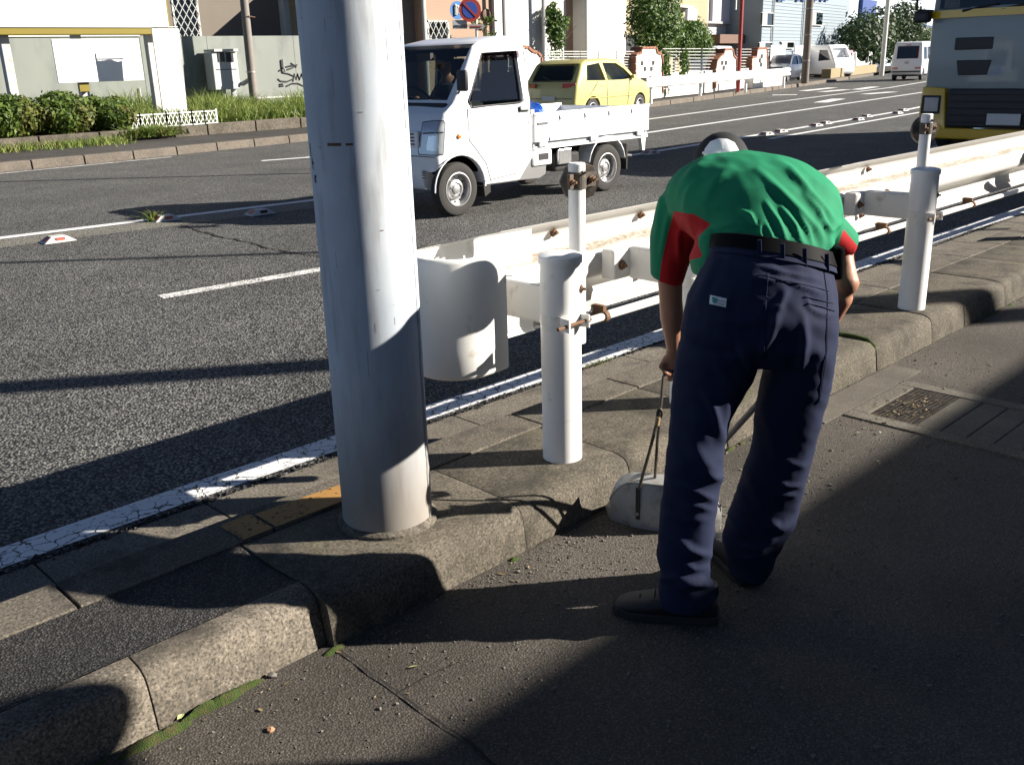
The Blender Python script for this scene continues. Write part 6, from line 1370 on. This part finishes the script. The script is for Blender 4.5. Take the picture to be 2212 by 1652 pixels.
# far white guard rail
bs = [gr(1405, 222, .14), gr(1512, 208, .14), gr(1610, 196.5, .14), gr(1692, 188, .14)]
fr, part = grp('guard_rail', 'short white guard rail on the far kerb in front of the garden wall', 'guard rail', bs[0]); dv = (bs[3]-bs[0]).normalized(); nv = Vector((dv.y, -dv.x, 0))
G = Pl(1405, 222, .14, math.atan2(dv.y, dv.x)); G.o = bs[0]
p0_ = G.at(1392, 180, -.12); p1_ = G.at(1706, 155.5, -.12); hz_ = (G.at(1550, 158, -.12).z-G.at(1550, 178, -.12).z)/2
b = MB(); 
b.loft([[p+G.n*y+Vector((0, 0, z*hz_)) for y, z in ((.0, 1), (-.05, .75), (-.05, .35), (.0, .15), (.0, -.15), (-.05, -.35), (-.05, -.75), (0, -1), (.01, -1), (.01, 1))] for p in (p0_, p1_)]); part(b, 'rail_beam', M_['white_post'])
b = MB(); p = p0_; b.box(p+G.n*.02, (.04, .2, hz_*2), math.atan2(dv.y, dv.x)); part(b, 'end_cap', M_['pipe'])
for p in bs: b = MB(); b.lathe((p.x, p.y, .1), [(.06, 0), (.06, p0_.z+hz_*.6)], 12); part(b, 'post', M_['white_post'], smooth=True)
# red sign pole
rp, part = grp('sign_pole', 'slim red pole with white frame on the far kerb', 'pole', gr(1594, 199, .14)); b = MB(); p = rp.location; b.tube([p, p+Vector((0, 0, 6))], .075, 10); part(b, 'shaft', M_['sred'], smooth=True)
q = G.at(1598, 60); b = MB(); z1 = G.at(1590, 4).z; z0_ = G.at(1590, 30).z; dl = dv*-.62
for a_, c_ in ((p+dl+Vector((0, 0, z0_)), p+dl+Vector((0, 0, z1))), (p+Vector((0, 0, z1)), p+dl+Vector((0, 0, z1)))): b.bar(a_, c_, .05)
part(b, 'frame', M_['wline'])
def upole(name, x, yb, zb, h, r_, m_, lab, xt=None):
    g_ = gr(x, yb, zb); t_, part = grp(name, lab, 'pole', g_); b = MB(); b.tube([g_, g_+Vector((0, 0, h))], [r_, r_*.85], 14); part(b, 'shaft', m_, smooth=True); return t_, part, g_
M_['polebrown'] = mat('weathered_pole', (.15, .125, .10), .8, 0, .25, 6); M_['polegrey'] = mat('grey_pole', (.33, .32, .31), .7, 0, .1, 4)
t_, part, g_ = upole('utility_pole', 1738, 181, .14, 9, .17, M_['polebrown'], 'dark brown utility pole standing by the side road right of the white rail')
for k in range(4): b = MB(); b.lathe(g_+Vector((0, 0, 1+k*1.1)), [(.18, -.03), (.18, .03)], 12); part(b, 'band', M_['pipe'])
upole('street_pole', 1904, 164, .14, 9, .13, M_['wline'], 'tall pale street pole just left of the white van')
# ---- distant street
D1 = Pl(1600, 100, 0, R(13), s_=62)
def bld(name, lab, m_, x0, x1, P, deep=10, zt=12, cat='building'):
    a = P.at((x0+x1)/2, 120); t_, part = grp(name, lab, cat, (a.x, a.y, 0)); b = MB(); P.box(b, x0, 0, x1, 120, deep, 0, 0, zt); part(b, 'wall', m_); return t_, part
M_['gsiding'] = mat('grey_siding', (.26, .28, .29), .7, 0, .06, 1); M_['bsiding'] = mat('blue_grey_siding', (.22, .27, .31), .7, 0, .06, 1); M_['pwall'] = mat('pale_wall', (.46, .45, .45), .8, 0, .06, 1); M_['bblue'] = mat('blue_sheet', (.025, .06, .22), .6); M_['wgrey'] = mat('pale_blue_wall', (.42, .47, .52), .7, 0, .05, 1)
D0 = Pl(1440, 100, 0, R(13), s_=50)
t_, part = bld('building', 'olive tan building behind the rounded tree', M_['olive'], 1340, 1528, D0)
b = MB(); D0.box(b, 1352, 76, 1378, 140, .1, -.05); part(b, 'door', M_['trimblack']); b = MB(); D0.box(b, 1470, 12, 1500, 17, .3, -.3); part(b, 'awning', M_['wline']); b = MB(); D0.box(b, 1470, 50, 1512, 62, .1, -.05); part(b, 'window', M_['glassd']); b = MB(); D0.box(b, 1461, 0, 1464, 60, .1, -.1, 0, 12); part(b, 'downpipe', M_['wline'])
upole('street_pole', 1511, 150, 0, 10, .2, M_['polegrey'], 'grey pole rising behind the lower bushy shrub')
t_, part = bld('building', 'pale grey shop building with dark brown awning in the distance', M_['pwall'], 1524, 1646, D1)
b = MB(); D1.box(b, 1552, 75, 1613, 94, 1.2, -1.2); part(b, 'awning', M_['brown']); b = MB(); D1.box(b, 1556, 94, 1610, 122, .2, -.1); part(b, 'shop_front', mat('shop_dark', (.12, .05, .04), .6)); b = MB(); D1.box(b, 1556, 95, 1606, 98, .1, -.2); part(b, 'shop_sign', M_['syellow'])
for x0, y0, x1, y1, m_ in ((1540, 0, 1628, 52, 'swhite'),): b = MB(); D1.box(b, x0, y0, x1, y1, .2, -.2); part(b, 'sign_panel', mat('lilac_panel', (.50, .47, .52), .6))
b = MB(); D1.box(b, 1528, 48, 1634, 53, .3, -.3); part(b, 'panel_edge', M_['pipe']); b = MB(); D1.box(b, 1636, 18, 1650, 80, .8, -.8); part(b, 'blade_sign', M_['swhite'])
b = MB(); D1.box(b, 1486, 20, 1506, 44, .1, -8); part(b, 'small_sign', M_['swhite'])
t_, part = bld('warehouse', 'blue grey sided warehouse with small dark windows in the distance', M_['bsiding'], 1646, 1832, Pl(1740, 100, 0, R(13), s_=66)); D2 = Pl(1740, 100, 0, R(13), s_=66)
for x0, y0, x1, y1 in ((1647, 29, 1671, 55), (1752, 27, 1777, 54), (1641, 93, 1668, 104), (1689, 92, 1715, 104)):
    b = MB(); D2.box(b, x0, y0, x1, y1, .1, -.08); w_ = part(b, 'window', M_['glassd']); b = MB(); D2.box(b, x0-1, y0-1.5, x1+1, y0, .12, -.12); D2.box(b, x0-1, y1, x1+1, y1+1.5, .14, -.14); part(b, 'window_trim', M_['wline'], w_); b = MB(); D2.box(b, x0, y0, (x0+x1)/2-1, y1, .02, -.1); part(b, 'curtain', M_['gsiding'], w_)
for x in (1670, 1735): b = MB(); p = D2.at(x, 60, -.1); b.tube([(p.x, p.y, 0), (p.x, p.y, 11)], .06, 6); part(b, 'downpipe', M_['wline'])
for k in range(14): b = MB(); D2.box(b, 1648, 4+k*7, 1830, 4.7+k*7, .03, -.03); part(b, 'siding_board', M_['gsiding'])
for x in (1682, 1690, 1722, 1734, 1748, 1760, 1774, 1784): b = MB(); D2.box(b, x, -6, x+6, 2.5, .1, -.15); part(b, 'letter', M_['bblue'])
t_, part = bld('warehouse', 'pale building with dark blue bands left of the lorry', M_['wgrey'], 1832, 2075, Pl(1950, 100, 0, R(13), s_=95)); D3 = Pl(1950, 100, 0, R(13), s_=95)
for x0, y0, x1, y1 in ((1862, 0, 1892, 70), (1985, 55, 2012, 140), (1990, 34, 2003, 58)): b = MB(); D3.box(b, x0, y0, x1, y1, .3, -.3); part(b, 'blue_band', M_['bblue'])
b = MB(); D3.box(b, 1892, 30, 2000, 33, .2, -.2); part(b, 'gutter', M_['gsiding'])
# sign tower with purple banner, poles
t_, part = grp('sign_tower', 'white sign tower with purple vertical banner in front of the warehouse', 'sign', D1.at(1812, 118)); b = MB(); D1.box(b, 1808, -60, 1822, 112, .5, 0); part(b, 'column', M_['swhite']); b = MB(); D1.box(b, 1794, -40, 1806, 73, .2, 0); pn = part(b, 'banner_frame', M_['swhite']); b = MB(); D1.box(b, 1796.5, -40, 1804, 68, .1, -.1); part(b, 'banner', mat('purple_banner', (.16, .06, .20), .6), pn)
for x, yb, h, r_, m_, lab in ((1838, 150, 10, .26, 'polegrey', 'thick grey concrete pole right of the white sign tower'), (1849, 146, 10, .13, 'polebrown', 'brown pole just behind the thick grey concrete pole'), (1872, 140, 10, .08, 'polegrey', 'thin grey pole in front of the dark blue band'), (1893, 148, 10, .2, 'polegrey', 'grey pole immediately left of the pale street pole'), (1980, 130, 10, .16, 'polegrey', 'grey pole rising behind the white van roof')): upole('street_pole', x, yb, 0, h, r_, M_[m_], lab)
# trees in the distance
M_['farleaf'] = leafmat('distant_leaves', (.018, .040, .014), (.055, .085, .03))
for i, (bl_, lab, n_) in enumerate(([[(1940, 62, 2.1), (1955, 48, 1.7), (1962, 72, 1.9), (1925, 80, 1.8), (1945, 88, 1.9)], 'dark green conifer like tree behind the white van', 2600], [[(1890, 75, 1.9), (1875, 90, 1.8), (1860, 70, 1.5), (1900, 95, 1.6), (1855, 95, 1.7)], 'dark tree mass left of the pale street pole', 2400], [[(1995, 88, 1.0), (2000, 80, .9)], 'yellow green bush right of the grey pole behind the van', 500])):
    P4 = Pl(1930, 100, 0, R(13), s_=78); base = P4.at(bl_[0][0], 120); t_, part = grp('street_tree', lab, 'tree', (base.x, base.y, 0)); b = MB(); leaves(b, [(P4.at(x, y), Vector((r_, r_, r_))) for x, y, r_ in bl_], int(n_*1.5), .16, rnd, .5); part(b, 'crown', M_['hedge'] if i == 2 else M_['farleaf'], fix=False); b = MB(); b.tube([(base.x, base.y, 0), P4.at(bl_[0][0], bl_[0][1])], [.16, .08], 7); part(b, 'trunk', M_['bark'])
# low wall, barrier net, fence, banners by the side road
D4 = Pl(1840, 165, .1, R(16)); lw, part = grp('low_wall', 'low tan concrete wall beside the side road', 'wall', D4.at(1800, 166)); b = MB(); D4.box(b, 1795, 149, 1893, 167, .5, 0, .05, .62); part(b, 'block', mat('tan_concrete', (.26, .21, .12), .9, 0, .15, 2), bev=.03)
nb, part = grp('barrier_net', 'white cloth barrier sagging between two rounded posts', 'barrier', D4.at(1860, 146, 1.2)); R_ = []; b = MB()
for i in range(13):
    x = 1842+i*3.4; yt = 112+22*math.sin(math.pi*i/12)**1.2; R_.append([D4.at(x, yt, 1.2+.1*math.sin(i)), D4.at(x, (yt+148)/2, 1.1), D4.at(x, 148, 1.2)])
b.loft(R_, closed=False); part(b, 'cloth', M_['swhite'], fix=False, smooth=True)
for x in (1846, 1880): b = MB(); capsule(b, [D4.at(x, 148, 1.1), D4.at(x+1, 116, 1.1)], [.09, .11]); part(b, 'post', M_['swhite'], smooth=True)
pk, part = grp('barrier_board', 'pink and white striped board left of the white cloth barrier', 'barrier', D4.at(1837, 148, 1.3))
for k, (y0, y1) in enumerate(((109, 118), (118, 127), (127, 136), (136, 146))): b = MB(); D4.box(b, 1829, y0, 1842, y1, .06, 1.3); part(b, 'stripe', mat('pink_paint', (.62, .2, .25), .6) if k % 3 == 0 else M_['swhite'])
ch, part = grp('wire_fence', 'grey wire fence behind the low tan wall', 'fence', D4.at(1780, 150, 2.5))
for k in range(6): b = MB(); b.tube([D4.at(1660, 108+k*8+6, 2.5), D4.at(1897, 100+k*8, 2.5)], .02, 4); part(b, 'wire', M_['pipe'])
for k in range(15): b = MB(); x = 1662+k*16.5; b.tube([D4.at(x, 113-k*.5, 2.5), D4.at(x, 156-k*.6, 2.5)], .03, 5); part(b, 'post', M_['pipe'])
for x0, x1, lab in ((1665, 1696, 'small plain white banner tied to the wire fence'), (1716, 1832, 'long plain white banner tied to the wire fence')):
    t_, part = grp('fence_banner', lab, 'banner', D4.at((x0+x1)/2, 138, 2.3)); b = MB(); D4.box(b, x0, 98, x1, 138, .03, 2.3); part(b, 'cloth', M_['swhite'])
# parked vehicles beyond the fence
def parked(x, y, s_, rz, lab, name, paint, poly, hw, cat):
    p = onS(x, y, s_); car(name, lab, (p.x, p.y, 0), rz, poly, hw, .07, vfn, [('s', [(-1.4, 1.0), (-1.36, 1.58), (-.55, 1.6), (-.5, 1.0)]), ('s', [(.3, 1.0), (.3, 1.6), (.95, 1.58), (1.3, 1.05)]), ('c', [(1.0, 1.15), (1.8, 1.15), (1.4, 1.65), (1.0, 1.7)])], paint, .28, (-1.15, 1.2), cat, 'glassd')
parked(1532, 122, 44, R(200), 'white parked van nosing out beside the shop awning', 'parked_van', M_['wpaint'], vp, .735, 'van')
parked(1782, 112, 58, R(250), 'white parked van facing us beyond the long white banner', 'parked_van', M_['wpaint'], vp, .735, 'van')
t_ = car('parked_car', 'dark parked car half hidden behind the third stepped pillar', tuple(onS(1690, 118, 52).xy)+(0,), R(193), ypoly, .76, .07, yfn, [('s', [(-1.28, .95), (-1.15, 1.28), (-.62, 1.33), (-.50, .93)]), ('s', [(-.42, .93), (-.48, 1.33), (.12, 1.31), (.42, 1.18), (.75, .95), (.3, .92)])], carpaint('dark_blue_paint', (.03, .035, .05)), .275, (-1.05, 1.10), 'car', 'glassd')
# ================================================================ what casts the shade: the shop behind the camera
sh = thing('shop_building', 'low shop building behind the viewer whose shade covers the forecourt', 'building', (8, -12, 0))
k_ = 1/math.tan(SUN_EL)*SUN_AZ.y*-1           # metres the shade edge moves along +Y per metre of height
H_ = 4.2; Ye = 1.50-H_*k_
MT['shopwall'] = mat('shop_wall', (.55, .52, .47), .7, 0, .08, 3); 
b = MB(); b.bb(-14, 16, -11, 0, 0, H_-.5); o = b.build('wall', MT['shopwall'], sh); o.location = (0, 12+Ye-.6, 0)
b = MB(); b.bb(-14.4, 16.4, -11.4, .6, H_-.5, H_); o = b.build('roof_fascia', mat('green_fascia', (.03, .18, .09), .5), sh); o.location = (0, 12+Ye-.6, 0)
for i in range(9):
    b = MB(); b.bb(-13+i*3.2, -10.2+i*3.2, .0, .03, .3, 2.7); o = b.build('window', MT['glassd'], sh); o.location = (0, 12+Ye-.6, 0)
    b = MB(); b.bb(-13.06+i*3.2, -13+i*3.2, 0, .06, .2, 2.8); b.bb(-10.2+i*3.2, -10.14+i*3.2, 0, .06, .2, 2.8); q = b.build('window_frame', MT['steel'], o)

# cables hung over the road, seen by their shadows
MT['cable'] = mat('black_cable', (.02, .02, .02), .6)
for (xa, ya), (xb, yb), hh, r_, lab in (((4.76, 15.81), (7.95, 12.59), 6.2, .05, 'overhead cable whose thin shadow crosses the far lanes'), ((2.53, 8.8), (4.5, 6.96), 5.2, .042, 'overhead cable whose thin shadow crosses the middle of the road'), ((1.36, 5.14), (2.68, 4.19), 4.6, .12, 'unseen thick cable, tapered to cast the dark shadow across the near lane')):
    d_ = Vector((xb-xa, yb-ya, 0)).normalized(); p = Vector((xa, ya, 0))+SUN_AZ*(hh/math.tan(SUN_EL))+Vector((0, 0, hh))
    o = thing('overhead_cable', lab, 'cable', tuple(p+d_*14), 0, 'cables over the road'); b = MB(); b.tube([Vector((0, 0, 0))-d_*t_ for t_ in (0, 10, 20, 40)], [r_*1.6, r_*1.15, r_*.7, r_*.6] if hh < 5 else r_, 8); b.build('wire', MT['cable'], o, smooth=True)  # lowest one is added with a swelling radius to shape its wide shadow
# round sign on a thin pole beside the viewer: its shade lies on the kerb in the corner
c_ = gr(70, 1625, .08); hh = 2.05; q = c_+SUN_AZ*(hh/math.tan(SUN_EL)); o = thing('shop_sign', 'round board on thin pole beside the viewer shading the kerb corner', 'sign', (q.x, q.y, 0))
b = MB(); b.tube([(0, 0, 0), (0, 0, hh)], .016, 8); b.build('pole', MT['steel'], o, smooth=True); b = MB(); b.lathe((0, 0, hh+.06), [(.17, -.01), (.17, .01)], 24, SUN_AZ); b.build('board', MT['swhite'], o)
